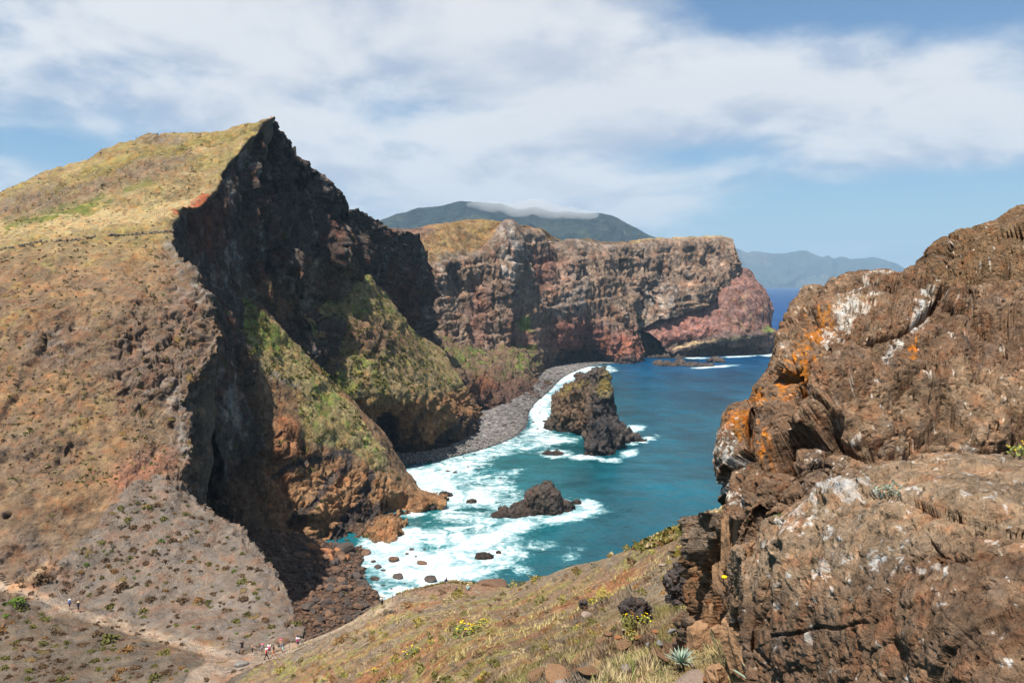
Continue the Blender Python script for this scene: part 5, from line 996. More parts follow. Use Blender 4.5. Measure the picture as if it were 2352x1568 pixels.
def shrubs_in(zone, n, keys, kinds, sizes, lab, grp, lib=None, flat=1.0, gate=-.3, where=None, name='shrub'):
    us_ = [p[0] for p in zone]; vs_ = [p[1] for p in zone]; k = 0; t_ = 0; done = []
    while k < n and t_ < n * 40:
        t_ += 1; u, v = rnd(min(us_), max(us_)), rnd(min(vs_), max(vs_))
        if not inside(np.array([[u, v]]), zone)[0]: continue
        if gn(np.array([[u / 70., v / 45., 3.3]]), 77)[0] + rnd(-.35, .35) < gate: continue
        if along(np.array([[u, v]]), PATH, 17)[0] > .3: continue
        px = sizes[0] + (sizes[1] - sizes[0]) * random.random() ** 2.0
        if any((u - a) ** 2 + (1.7 * (v - b)) ** 2 < (.55 * (px + c)) ** 2 for a, b, c in done): continue
        kind = random.choices([x[0] for x in kinds], [x[1] for x in kinds])[0]
        if shrub(kind, keys, u, v, px, ('tiny ' if px < sizes[0] + .12 * (sizes[1] - sizes[0]) else 'small ' if px < sizes[0] + .4 * (sizes[1] - sizes[0]) else 'large ') + lab % {'brown': 'brown', 'olive': 'olive', 'green': 'green', 'rust': 'rust-brown', 'yellow': 'yellow-green', 'grey': 'grey-brown', 'dry': 'straw-coloured'}[kind] + ' ' + where(u, v), grp, lib, flat, name): k += 1; done.append((u, v, px))
shrubs_in(ZONE_UP, 175, 'hill', [('brown', 5), ('olive', 3), ('rust', 1.2), ('green', .5), ('grey', 1)], (8, 25), '%s shrub', 'shrubs on the scree above the path', flat=.95, where=where_up)
shrubs_in(ZONE_LO, 85, 'hill', [('brown', 4), ('olive', 4), ('rust', .6), ('green', .6)], (10, 36), '%s shrub', 'shrubs below the path', flat=.85, where=where_lo)
SLZ = [(640,1530),(720,1490),(830,1440),(920,1390),(1000,1360),(1150,1362),(1280,1325),(1400,1290),(1530,1245),(1640,1200),(1640,1300),(1600,1400),(1480,1430),(1300,1480),(1150,1540),(1100,1568),(620,1568)]
shrubs_in(SLZ, 215, 'slope', [('olive', 3), ('rust', 3), ('yellow', 2.4), ('brown', 1.6), ('dry', 2.2), ('grey', 1)], (12, 46), 'spreading %s cushion plant', 'cushion plants on the near slope', MATB, .9, -.15, where_sl, 'cushion_plant')
for (u, v, px) in [(1330,1318,30),(1180,1345,26),(1052,1372,30),(1600,1205,24),(1560,1222,22),(1500,1240,26),(1440,1262,26),(1225,1335,28),(1200,1342,22),(1620,1190,20)]:
    shrub(random.choice(['olive', 'rust', 'yellow']), 'slope', u, v, px, 'cushion plant on the skyline edge of the near slope', 'cushion plants along the slope edge', MATB, 1.0, 'cushion_plant')
for (u, v) in [(150,700),(60,620),(240,560),(330,640),(380,700),(300,900),(240,950),(160,860),(90,760),(420,860),(380,960),(300,1060),(200,1120),(120,1180),(60,1120),(260,1170),(180,640),(100,520),(300,450),(440,400),(520,340),(380,350),(250,400),(340,560),(200,1060),(330,980),(60,900),(140,980)]:
    shrub(random.choice(['olive', 'yellow', 'dry', 'grey']), 'hill', u + rnd(-12, 12), v + rnd(-12, 12), rnd(7, 15), 'small tuft on the big brown hillside', 'tufts on the hillside', MATB, .7, 'grass_tuft')
items_ = []
for key, n_, poly in (('butt', 420, [(530,700),(560,690),(640,755),(720,830),(790,900),(840,975),(890,1060),(860,1085),(800,1035),(700,1010),(690,960),(670,890),(600,850),(555,790)]), ('mid', 520, [(770,700),(840,640),(890,690),(940,750),(1000,820),(1050,880),(1000,900),(900,900),(800,900),(740,850)]), ('bayhead', 120, [(990,800),(1060,800),(1190,850),(1230,870),(1100,880)])):
    q, uvq, nn = SHEETS[key]; m = np.where(inside(uvq, poly))[0]
    for i in RNG.choice(m, min(n_, len(m)), replace=False): items_.append((q[i], rnd(.4, 1.3), random.randrange(3), rnd(0, 6)))
stuff_mesh('scrub', items_, [bush_shape(800 + i, 26, .35, .6) for i in range(3)], BMAT['olive'])

def cover(name, key, n, cond, size, mat, seed, quads=14, leaf=.4, flat=.6):
    q, uvq, nn = SHEETS[key]; it = []; r = np.random.RandomState(seed); m = np.where(cond(q, uvq) & (nn[:, 2] > .3))[0]; cl = fbm(q[m], 9 if key == 'hill' else 5, 3, .6, seed); wt = np.clip(cl + .25, .02, 1) ** 1.5
    if key == 'slope': wt = wt * np.clip(q[m, 1] / 50., .1, 1.2)
    for i in r.choice(m, n, replace=True, p=wt / wt.sum()): it.append((q[i], (size[0] + (size[1] - size[0]) * r.rand() ** 2) * (min(1., q[i, 1] / 45. + .12) if key == 'slope' else 1.), r.randint(3), r.rand() * 6))
    stuff_mesh(name, it, [bush_shape(seed + k, quads, leaf, flat) for k in range(3)], mat)
hc = lambda q, uv: (uv[:, 1] > 300) & (uv[:, 1] < 1120) & (uv[:, 0] > -20) & (uv[:, 0] < 500)
cover('dry_tufts', 'hill', 1000, hc, (.2, .6), BMAT['dry'], 821); cover('olive_tufts', 'hill', 900, hc, (.2, .6), BMAT['olive'], 831); cover('brown_tufts', 'hill', 700, lambda q, uv: (uv[:, 1] > 560) & (uv[:, 0] > -20), (.2, .6), BMAT['brown'], 841)
sc_ = lambda q, uv: (uv[:, 0] > 560) & (uv[:, 0] < 1680) & (uv[:, 1] < 1600) & (q[:, 1] > 17)
cover('straw_cover', 'slope', 3400, sc_, (.12, .55), BMAT['dry'], 851, 12, .4, .7); cover('olive_cover', 'slope', 2200, sc_, (.12, .6), BMAT['olive'], 861, 14, .38, .5); cover('yellow_cover', 'slope', 2200, sc_, (.12, .5), BMAT['yellow'], 871, 14, .38, .5); cover('rust_cover', 'slope', 1500, sc_, (.12, .55), BMAT['rust'], 881, 14, .38, .45)
# ---------- people
SKIN = plain_mat('skin', (.42, .24, .16), var=.08, s=.2)
CLOTH = {}
def cloth(name, col):
    if name not in CLOTH: CLOTH[name] = plain_mat('cloth_' + name, col, var=.12, s=.12)
    return CLOTH[name]
COLR = {'white': (.75, .74, .72), 'black': (.018, .018, .022), 'navy': (.022, .030, .075), 'red': (.55, .03, .03), 'tan': (.42, .27, .15), 'blue': (.10, .30, .60), 'pink': (.60, .10, .22), 'grey': (.22, .22, .25), 'khaki': (.36, .30, .19), 'orange': (.55, .22, .10), 'teal': (.30, .52, .50), 'magenta': (.42, .03, .14), 'straw': (.62, .48, .26), 'brownhair': (.05, .03, .02)}
def skel(pose):
    """joints of a 1.75 m figure that faces +y"""
    J = dict(pelvis=(0, 0, .95), spine=(0, .01, 1.16), chest=(0, 0, 1.36), neck=(0, 0, 1.50), head=(0, .02, 1.60), crown=(0, .015, 1.70), nose=(0, .115, 1.615))
    for s, n in ((-1, 'l'), (1, 'r')):
        st = pose.get('stride', 0) * s; ar = -pose.get('swing', pose.get('stride', 0)) * s
        J['hip' + n] = (s * .09, 0, .92); J['knee' + n] = (s * .10, .55 * st + .03, .50); J['ankle' + n] = (s * .10, st - (.06 if st < 0 else 0), .09 + (.05 if st < 0 else 0)); J['toe' + n] = (s * .11, st + .16, .045)
        J['sh' + n] = (s * .18, 0, 1.41); J['el' + n] = (s * .24, .45 * ar - .03, 1.14); J['wr' + n] = (s * .245, ar + .06, .92); J['palm' + n] = (s * .24, ar + .09, .85)
    if pose.get('sit'):
        for k in list(J):
            if k[-1] not in 'lr' or k.startswith(('sh', 'el', 'wr', 'palm')): x, y, z = J[k]; J[k] = (x, y - .08, z - .83)
        for s, n in ((-1, 'l'), (1, 'r')):
            J['hip' + n] = (s * .10, -.06, .12); J['knee' + n] = (s * .14, .34, .40); J['ankle' + n] = (s * .13, .58, .09); J['toe' + n] = (s * .13, .74, .05)
            J['el' + n] = (s * .28, .12, .36); J['wr' + n] = (s * .16, .28, .40); J['palm' + n] = (s * .12, .33, .40)
    if pose.get('reach'):
        J['elr'] = (.30, .24, 1.22); J['wrr'] = (.32, .46, 1.05); J['palmr'] = (.32, .53, 1.02); J['ell'] = (-.34, .05, 1.28); J['wrl'] = (-.46, .12, 1.24); J['palml'] = (-.53, .14, 1.23)
    if pose.get('hands_up'):
        J['elr'] = (.27, .16, 1.30); J['wrr'] = (.16, .24, 1.48); J['palmr'] = (.12, .25, 1.55)
    for s, n in ((-1, 'l'), (1, 'r')):
        p = np.array(J['palm' + n]); w_ = np.array(J['wr' + n]); d = (p - w_) / np.linalg.norm(p - w_)
        for i, (o_, l_) in enumerate(((-.030, .075), (-.010, .088), (.012, .082), (.032, .064))): J['fing%d%s' % (i, n)] = tuple(p + d * l_ + np.array((0, o_, 0)) + np.array((-s * .02, 0, 0)))
        J['thumb' + n] = tuple(w_ + d * .055 + np.array((-s * .02, .055, 0)))
    E2 = [('pelvis', 'spine'), ('spine', 'chest'), ('chest', 'neck'), ('neck', 'head'), ('head', 'crown'), ('head', 'nose')]
    for n in 'lr': E2 += [('pelvis', 'hip' + n), ('hip' + n, 'knee' + n), ('knee' + n, 'ankle' + n), ('ankle' + n, 'toe' + n), ('chest', 'sh' + n), ('sh' + n, 'el' + n), ('el' + n, 'wr' + n), ('wr' + n, 'palm' + n), ('wr' + n, 'thumb' + n)] + [('palm' + n, 'fing%d%s' % (i, n)) for i in range(4)]
    return J, E2
RAD = dict(pelvis=(.145, .11), spine=(.13, .10), chest=(.15, .11), neck=(.058, .058), head=(.085, .10), crown=(.075, .085), nose=(.015, .015), hip=(.095, .09), knee=(.058, .058), ankle=(.042, .045), toe=(.038, .03), sh=(.065, .06), el=(.043, .043), wr=(.030, .030), palm=(.036, .022), thumb=(.010, .010), fing=(.009, .009))
PEOPLE = []
def person(label, loc, heading, pose, shirt, legs, hat=None, hair='brownhair', long_legs=False, shoes='black', topless=False, scale=1.12):
    J, E2 = skel(pose); ks = list(J); ix = {k: i for i, k in enumerate(ks)}
    me = bpy.data.meshes.new('body'); me.from_pydata([J[k] for k in ks], [(ix[a], ix[b]) for a, b in E2], [])
    o = bpy.data.objects.new('tmp', me); COL.objects.link(o); m = o.modifiers.new('s', 'SKIN'); m.use_smooth_shade = True
    for i, k in enumerate(ks):
        b_ = k.rstrip('lr') if k not in ('pelvis', 'neck', 'head') else k; b_ = 'fing' if b_.startswith('fing') else b_
        b_ = {'e': 'el', 'pa': 'palm', 'p': 'palm', 'w': 'wr', 'pam': 'palm'}.get(b_, b_); b_ = b_ if b_ in RAD else ('el' if k.startswith('el') else 'palm' if k.startswith('palm') else 'wr' if k.startswith('wr') else 'ankle')
        me.skin_vertices[0].data[i].radius = RAD[b_]; me.skin_vertices[0].data[i].use_root = (k == 'pelvis')
    sb = o.modifiers.new('d', 'SUBSURF'); sb.levels = 1; sb.render_levels = 1
    ev = o.evaluated_get(bpy.context.evaluated_depsgraph_get()); em = ev.to_mesh()
    V = np.array([v.co[:] for v in em.vertices]); Fq = [tuple(p.vertices) for p in em.polygons]; Nn = np.array([v.normal[:] for v in em.vertices]); ev.to_mesh_clear(); bpy.data.objects.remove(o)
    body = bpy.data.meshes.new('body'); body.from_pydata(V.tolist(), [], Fq); body.materials.append(SKIN); body.polygons.foreach_set('use_smooth', [True] * len(Fq))
    P_ = link('person', body, None, label, 'person', 'hikers'); P_.location = loc; P_.rotation_euler = (0, 0, heading); P_.scale = (scale,) * 3
    A = np.array([J[a] for a, b in E2]); B_ = np.array([J[b] for a, b in E2]); cen = np.array([V[list(f)].mean(0) for f in Fq])
    t_ = np.clip(np.einsum('fej,ej->fe', cen[:, None] - A[None], B_ - A) / np.maximum(((B_ - A) ** 2).sum(1), 1e-9), 0, 1); dd = np.linalg.norm(cen[:, None] - A[None] - t_[..., None] * (B_ - A)[None], axis=2) - np.array([.09 if ('pelvis' in e or 'spine' in e or 'chest' in e) else .03 for e in E2])[None]
    bi = dd.argmin(1); bt = t_[np.arange(len(cen)), bi]; bone = [E2[i] for i in bi]
    def garment(nm, sel, mat, off):
        fs = [f for f, s_ in zip(Fq, sel) if s_]
        if not fs: return
        idx = sorted({i for f in fs for i in f}); mp = {a: b for b, a in enumerate(idx)}
        gm = bpy.data.meshes.new(nm); gm.from_pydata((V[idx] + Nn[idx] * off).tolist(), [], [tuple(mp[i] for i in f) for f in fs]); gm.materials.append(mat); gm.polygons.foreach_set('use_smooth', [True] * len(fs)); link(nm, gm, P_)
    if not topless: garment('shirt', [('chest' in b or 'spine' in b) and 'neck' not in b or (b[0].startswith('sh') and t < .7) for b, t in zip(bone, bt)], cloth(shirt, COLR[shirt]), .014)
    garment('trousers' if long_legs else 'shorts', [b[0] == 'pelvis' and b[1].startswith('hip') or (b == ('pelvis', 'spine') and t < .35) or b[0].startswith('hip') or (long_legs and b[0].startswith('knee')) for b, t in zip(bone, bt)], cloth(legs, COLR[legs]), .017)
    garment('shoes', [b[0].startswith('ankle') or (b[0].startswith('knee') and t > .9) for b, t in zip(bone, bt)], cloth(shoes, COLR[shoes]), .012)
    garment('hair', [(b[0] in ('neck', 'head') and b[1] != 'nose' and ((c[2] > J['head'][2] + .02 and c[1] < J['head'][1] + .055) or (c[1] < J['head'][1] - .02 and c[2] > J['neck'][2] + .05))) for b, c in zip(bone, cen)], cloth(hair, COLR[hair]), .012)
    if hat:
        Vh, Fh = [], []; n = 14; hx, hy, hz = J['crown']
        for r, z in ((.17, -.03), (.105, -.025), (.102, .04), (.06, .075), (.001, .085)): Vh += [(hx + r * math.cos(a * 2 * math.pi / n), hy + .01 + r * (1.15 if r > .15 else 1) * math.sin(a * 2 * math.pi / n), hz + z) for a in range(n)]
        for k in range(4): Fh += [(k * n + a, k * n + (a + 1) % n, (k + 1) * n + (a + 1) % n, (k + 1) * n + a) for a in range(n)]
        link('hat', mesh_np('hat', np.array(Vh), np.array(Fh), cloth(hat, COLR[hat])), P_)
    PEOPLE.append(P_); return P_
def backpack(label, who, col, low=False):
    bm = bmesh.new(); bmesh.ops.create_cube(bm, size=1.0)
    for v in bm.verts: v.co = Vector((v.co.x * (.30 - .06 * (v.co.z > 0)), v.co.y * (.19 - .05 * (v.co.z > 0)), v.co.z * .48))
    bmesh.ops.bevel(bm, geom=bm.edges[:], offset=.045, segments=2, affect='EDGES'); me = bpy.data.meshes.new('backpack'); bm.to_mesh(me); bm.free(); me.materials.append(cloth(col, COLR[col]))
    o = link('backpack', me, None, label, 'backpack', 'backpacks of the hikers'); h = who.rotation_euler[2]; c, s = math.cos(h), math.sin(h); y = -.21; z = 1.22 if not low else .42; x = 0
    o.location = Vector(who.location) + Vector((x * c - y * s, x * s + y * c, z)); o.rotation_euler = (0, 0, h)
    bm = bmesh.new(); bmesh.ops.create_cube(bm, size=1.0)
    for v in bm.verts: v.co = Vector((v.co.x * .20, v.co.y * .07 - .115, v.co.z * .18 - .09))
    bmesh.ops.bevel(bm, geom=bm.edges[:], offset=.02, segments=1, affect='EDGES'); mp = bpy.data.meshes.new('pocket'); bm.to_mesh(mp); bm.free(); mp.materials.append(cloth(col, COLR[col])); link('pocket', mp, o)
    for sx in (-.1, .1):
        pts = [(sx, .08, .20), (sx, .15, .26), (sx, .33, .22), (sx, .36, .05), (sx, .22, -.12), (sx, .08, -.18)]; Vq, Fq = [], []
        for a, b, c_ in pts: Vq += [(a - .025, b, c_), (a + .025, b, c_)]
        for i in range(len(pts) - 1): Fq.append((2 * i, 2 * i + 1, 2 * i + 3, 2 * i + 2))
        link('strap', mesh_np('strap', np.array(Vq), np.array(Fq), cloth(col, COLR[col])), o)
    return o
def gp(keys, u, v):
    g = ground(keys, u, v, 6); return g[0] if g else sea_at(u, v, 45)
HS = ('hill', 'slope'); PI = math.pi
p = person('hiker in white cap, blue shirt and black shorts walking on the path', gp('hill', 160, 1399), -PI / 2 - .25, dict(stride=.24), 'blue', 'black', 'white'); backpack('pale red backpack of the hiker in the blue shirt', p, 'red')
p = person('hiker in cream cap and navy clothes leading along the path', gp('hill', 181, 1404), -PI / 2 - .25, dict(stride=.30), 'navy', 'black', 'straw'); 
p = person('hiker in black with a dark rucksack, leftmost of the waiting group', gp('hill', 557, 1494), .5, {}, 'black', 'black'); backpack('black rucksack on the leftmost waiting hiker', p, 'black')
p = person('bare-chested hiker with black shorts and white shoes, arm stretched out', gp('hill', 580, 1503), -1.3, dict(reach=1), 'tan', 'black', None, shoes='white', topless=True)
p = person('hiker in red cap with a big grey rucksack in the group', gp('hill', 603, 1503), -1.0, dict(stride=.12), 'grey', 'khaki', 'pink'); backpack('big grey-blue rucksack in the middle of the group', p, 'grey')
p = person('hiker in red top and black trousers with a pale cap, nearest of the group', gp('hill', 611, 1514), -1.2, dict(stride=.28), 'red', 'black', 'white', long_legs=True)
p = person('hiker with a pink and white rucksack in the group', gp('hill', 620, 1501), .2, {}, 'white', 'black'); backpack('pink rucksack in the middle of the group', p, 'pink')
p = person('hiker in black top and orange trousers raising a hand in the group', gp('hill', 628, 1505), -1.0, dict(stride=.2, hands_up=1), 'black', 'orange', None, long_legs=True)
p = person('bare-chested hiker with pink headscarf at the back of the group', gp('hill', 644, 1493), -.6, {}, 'tan', 'grey', 'pink', topless=True)
p = person('hiker in grey vest and pale shorts walking beside the low wall', gp('hill', 648, 1500), -1.9, dict(stride=.2), 'grey', 'teal')
p = person('hiker in white shirt with red rucksack, farthest right of the group', gp('slope', 684, 1486), .1, {}, 'white', 'navy', 'navy'); backpack('dark red rucksack on the white-shirted hiker', p, 'magenta')
p = person('hiker in white shirt and sun hat climbing the ridge path', gp('slope', 878, 1394), .3, dict(stride=.12), 'white', 'black', 'straw'); backpack('black rucksack on the hiker on the ridge path', p, 'black')
p = person('hiker in blue top and khaki shorts striding along the ridge', gp('slope', 1026, 1351), -PI / 2, dict(stride=.3), 'navy', 'khaki'); backpack('blue rucksack on the hiker striding along the ridge', p, 'navy')
p = person('person in navy sitting on the ground at the ridge edge', gp('slope', 1050, 1356), -.9, dict(sit=1), 'navy', 'black', None, long_legs=True)
p = person('person in pale green with a straw hat sitting on the ridge', gp('slope', 1076, 1358), -.5, dict(sit=1), 'teal', 'grey', 'straw')
pk = gp('hill', 624, 276)
person('hiker in pink standing on the summit', pk + C_(0, 0, -.1), .4, {}, 'pink', 'grey', None); person('hiker in dark shorts beside the pink one on the summit', gp('hill', 613, 279), 1.0, dict(stride=.15), 'white', 'navy', None, scale=.9)
for i, (u, Y, k) in enumerate([(1616, 1172, 'navy'), (1628, 1175, 'grey'), (1668, 1188, 'black')]):
    person(['tiny walker in blue on the far plateau edge, leftmost', 'tiny walker in grey beside the blue one on the far plateau', 'tiny dark walker near the far plateau tip'][i], gp('plateau', u, 550), i, {}, k, 'black')
for i, (u, v) in enumerate([(1002, 596), (1074, 588)]): person(['tiny walker in blue at the left end of the far cliff', 'tiny walker in blue on the grey shelf of the far cliff'][i], gp('plateau', u, v), i, {}, 'blue', 'navy')

# ---------- fences
M_WOOD = plain_mat('post_wood', (.14, .10, .07), var=.3, s=.3); M_ROPE = plain_mat('rope', (.35, .31, .25), var=.2, s=.3)
def tube(pts, r, n=6):
    Vt, Ft = [], []
    for i, p in enumerate(pts):
        p = np.asarray(p, float); d = np.asarray(pts[min(i + 1, len(pts) - 1)], float) - np.asarray(pts[max(i - 1, 0)], float); d /= np.linalg.norm(d) + 1e-9; a = np.cross(d, (0, 0, 1) if abs(d[2]) < .9 else (1, 0, 0)); a /= np.linalg.norm(a) + 1e-9; b = np.cross(d, a)
        rr = r[i] if hasattr(r, '__len__') else r; Vt += [p + rr * (math.cos(k * 2 * PI / n) * a + math.sin(k * 2 * PI / n) * b) for k in range(n)]
    for i in range(len(pts) - 1): Ft += [(i * n + k, i * n + (k + 1) % n, (i + 1) * n + (k + 1) % n, (i + 1) * n + k) for k in range(n)]
    return np.array(Vt), np.array(Ft)
def join(parts):
    VV, FF, o_ = [], [], 0
    for V, F_ in parts: VV.append(V); FF.append(F_ + o_); o_ += len(V)
    return np.concatenate(VV), np.concatenate(FF)
def fence(label, keys, pts, h=1.15, r=.045, rope=True):
    g = [gp(keys, u, v) for u, v in pts]; root = link('fence', None, None, label, 'fence'); root.location = g[0]; o0 = np.array(g[0])
    for p in g: q = p - o0; link('post', mesh_np('post', *tube([q + C_(0, 0, -.3), q + C_(rnd(-.04, .04), 0, h * .5), q + C_(rnd(-.07, .07), rnd(-.05, .05), h)], [r, r * .95, r * .85]), M_WOOD), root)
    if rope:
        for hz in (.95, .55):
            line = []
            for a, b in zip(g[:-1], g[1:]):
                for t in np.linspace(0, 1, 6)[:-1]: line.append((a * (1 - t) + b * t) - o0 + C_(0, 0, hz * h - .25 * t * (1 - t)))
            line.append(g[-1] - o0 + C_(0, 0, hz * h)); link('rope', mesh_np('rope', *tube(line, .018, 4), M_ROPE), root)
fence('low post and rope fence behind the waiting hikers', HS, [(528,1481),(550,1487),(574,1491),(596,1496),(629,1494),(663,1490),(697,1484),(759,1458)])
fence('post and rope fence along the ridge path', 'slope', [(812,1428),(856,1405),(901,1380),(925,1370)])
fence('short row of posts by the people resting on the ridge', 'slope', [(951,1362),(978,1356),(1034,1352),(1060,1354)], rope=False)
fence('thin wire fence posts along the hill skyline', 'hill', [(313,322),(326,318),(349,314),(362,313),(378,313),(450,311),(487,310),(499,310)], 1.5, .05, False)
fence('thin posts on the grassy shelf by the cliff rim', 'hill', [(360,497),(365,496),(378,493),(385,491),(398,487),(410,484),(418,480)], 1.3, .05, False)

# ---------- dry-stone wall across the hillside, stone kerb of the path
STN = [rock_meshes('stone', m_, 3, 950 + 10 * i, 1, cuts=5) for i, m_ in enumerate((plain_mat('wall_stone_dark', (.12, .10, .085), var=.35, s=.4), plain_mat('wall_stone_pale', (.24, .19, .15), var=.3, s=.3)))]
def stones(name, label, keys, segs, per, sz, lib, cat, high=1):
    root = link(name, None, None, label, cat); root.location = gp(keys, *segs[0][0]); o0 = np.array(root.location)
    for a, b in segs:
        n = max(2, int(abs(b[0] - a[0]) * per))
        for i in range(n):
            t = (i + rnd(.2, .8)) / n; p = gp(keys, a[0] + (b[0] - a[0]) * t, a[1] + (b[1] - a[1]) * t)
            for hh in range(high):
                if hh and random.random() < .4: continue
                s_ = sz * rnd(.6, 1.25); o = link('stone', random.choice(lib), root); o.location = p - o0 + C_(rnd(-.1, .1), rnd(-.1, .1), s_ * .35 + hh * sz * .9); o.scale = (s_ * 1.2, s_ * .9, s_ * .8); o.rotation_euler = (rnd(-.3, .3), rnd(-.3, .3), rnd(0, 6))
stones('stone_wall', 'ruined dark dry-stone wall running across the hillside', 'hill', [((2,573),(32,569)), ((44,566),(80,560)), ((83,559),(108,557)), ((118,556),(182,552)), ((202,548),(223,545)), ((247,543),(360,536)), ((362,535),(440,527))], .34, .38, STN[0], 'stone wall', 2)
stones('stone_kerb', 'low pale stone kerb along the near edge of the path', HS, [((515,1545),(560,1535)), ((560,1535),(610,1520)), ((610,1520),(655,1502)), ((655,1502),(700,1485)), ((700,1485),(770,1450))], .30, .28, STN[1], 'kerb')
put('boulder', BM['grey'][1], gp(HS, 556, 1527) + C_(0, 0, .25), (1.3, 1.0, .75), (0, 0, .4), 'pale domed boulder at the corner of the kerb', 'boulder')
put('boulder', BM['brown'][2], gp('hill', 650, 1478) + C_(0, 0, .6), (1.5, 1.2, 1.1), (0, .2, .4), 'angular boulder above the waiting group', 'boulder')
put('boulder', BM['brown'][3], gp('slope', 1132, 1344) + C_(0, 0, .3), (3.0, 2.6, 1.9), (0, .1, .4), 'big brown boulder at the seaward tip of the ridge', 'boulder')
st = link('steps', None, None, 'flight of timber steps at the left edge of the path', 'steps'); st.location = gp('hill', 14, 1338); o0 = np.array(st.location)
for i in range(6):
    p = gp('hill', 20 - 5 * i, 1342 - 5.0 * i); o = link('step', mesh_np('step', *[(lambda V, F_: (V * C_(.9, .16, .09), F_))(*rock_shape(990, 1, 0, (1, 1, 1), 0))][0], M_WOOD), st); o.location = p - o0 + C_(0, 0, .12); o.rotation_euler = (0, 0, .3)

# ---------- foreground plants and stones
def blades(n, L, w_, bend, seed, up=.7, seg=3):
    r = np.random.RandomState(seed); VV, FF = [], []
    for k in range(n):
        ph = r.uniform(0, 2 * PI); lean = r.uniform(0, bend); l = L * r.uniform(.6, 1.15); d = np.array([math.cos(ph), math.sin(ph), 0]); s = np.array([-d[1], d[0], 0]); o_ = len(VV)
        for i in range(seg + 1):
            t = i / seg; c = d * l * (math.sin(lean) * t + .35 * lean * t * t) + np.array([0, 0, l * (t * math.cos(lean) - .25 * lean * t * t)]); ww = w_ * (1 - t ** 1.5) * (.6 + .8 * t) + .0005; VV += [c - s * ww, c + s * ww]
        for i in range(seg): FF.append((o_ + 2 * i, o_ + 2 * i + 1, o_ + 2 * i + 3, o_ + 2 * i + 2))
    return np.array(VV), np.array(FF)
M_SILV = plain_mat('silver_leaf', (.23, .30, .23), var=.25, s=.1); M_STRAW = plain_mat('straw', (.42, .32, .17), var=.35, s=.2); M_GRN = plain_mat('fresh_green', (.15, .20, .05), var=.35, s=.2); M_TWIG = plain_mat('dry_twig', (.21, .14, .10), var=.3, s=.2); M_YEL = plain_mat('yellow_petal', (.75, .52, .01), var=.2, s=.1); M_LEAFG = plain_mat('flower_leaf', (.16, .17, .05), var=.35, s=.1)
def rosette(u, v, L, label, key='slope', n=46, w_=.018, off=(0, 0, 0)):
    p = gp(key, u, v) + np.array(off); root = link('rosette_plant', None, None, label, 'plant'); root.location = p
    for i in range(n):
        a = i * 2.399; tl = .25 + .95 * i / n; V, F_ = blades(1, L, w_, 0.001, 3, seg=4); V[:, 1] *= 1.0
        o = link('leaf', ROS, root) if 'ROS' in globals() else None
        o.rotation_euler = (0, tl, a); o.scale = (L * rnd(.8, 1.1),) * 3; o.location = (0, 0, .02)
Vr = [(-.0, 0, 0)]; Vr = []
for t in np.linspace(0, 1, 6): ww = .055 * math.sin(math.pi * min(1, .25 + .75 * t)) + .004; Vr += [(.10 * t * t, -ww, t), (.10 * t * t - .02, 0, t), (.10 * t * t, ww, t)]
Fr = []
for i in range(5): Fr += [(3 * i, 3 * i + 1, 3 * i + 4, 3 * i + 3), (3 * i + 1, 3 * i + 2, 3 * i + 5, 3 * i + 4)]
ROS = mesh_np('leaf', np.array(Vr), np.array(Fr), M_SILV)
rosette(1566, 1530, .10, 'silvery spiky rosette plant on the ground at the bottom centre')
rosette(1726, 1580, .15, 'silvery broad-leaved rosette cut by the bottom edge beside the rock', key=('slope', 'rock_v'), n=26, off=(0, -.15, .05))
def scatter_blades(name, key, poly, n, shapes, sc, mat, cond=None):
    q, uvq, nn = SHEETS[key]; m = np.where(inside(uvq, poly))[0]; it = []
    for i in RNG.choice(m, n, replace=True): it.append((q[i] + C_(rnd(-.03, .03), rnd(-.03, .03), -.01), rnd(*sc), random.randrange(len(shapes)), rnd(0, 6)))
    return stuff_mesh(name, it, shapes, mat, True)
GS = [blades(9, 1.0, .022, .75, 40 + i) for i in range(4)]
GPOLY = [(1350,1560),(1385,1515),(1430,1490),(1490,1500),(1540,1520),(1550,1590),(1500,1640),(1340,1640)]
scatter_blades('dry_grass', 'slope', GPOLY, 700, GS, (.06, .15), M_STRAW); scatter_blades('green_grass', 'slope', GPOLY, 420, GS, (.05, .12), M_GRN)
scatter_blades('straw_grass', 'slope', [(1000,1568),(1120,1500),(1250,1450),(1400,1390),(1560,1290),(1640,1220),(1640,1330),(1560,1420),(1450,1480),(1330,1530),(1250,1600),(1050,1600)], 1500, GS, (.06, .18), M_STRAW)
scatter_blades('sparse_grass', 'slope', [(660,1530),(820,1460),(940,1410),(1150,1380),(1300,1330),(1500,1260),(1640,1210),(1400,1390),(1120,1500),(900,1568)], 1500, [blades(7, 1.0, .05, .8, 60 + i, seg=2) for i in range(3)], (.2, .5), plain_mat('pale_grass', (.36, .29, .12), var=.35, s=.3))
FL_V, FL_F = ICO[1]
def flower_plant(u, v, px, label, key='slope', group=None, n=None, green=True, name='flowering_plant'):
    g = ground(key, u, v, 8)
    if g is None: return
    p = g[0]; r = px * p[1] / FOC * .5; root = link(name, None, None, label, 'plant', group); root.location = p
    V, F_ = bush_shape(int(u), 90, .13, .9, .9); link('foliage', mesh_np('foliage', V * r, F_, M_LEAFG if green else BMAT['dry'], None, False), root)
    parts = []
    for i in range(n or 16):
        a, rr = rnd(0, 6.28), math.sqrt(random.random()); s_ = r * rnd(.045, .095); parts.append((FL_V * C_(s_, s_, s_ * .5) + C_(r * rr * math.cos(a), r * rr * math.sin(a), r * (1.15 - .5 * rr * rr) * rnd(.85, 1.1)), FL_F))
    link('flowers', mesh_np('flowers', *join(parts), M_YEL, None, False), root)
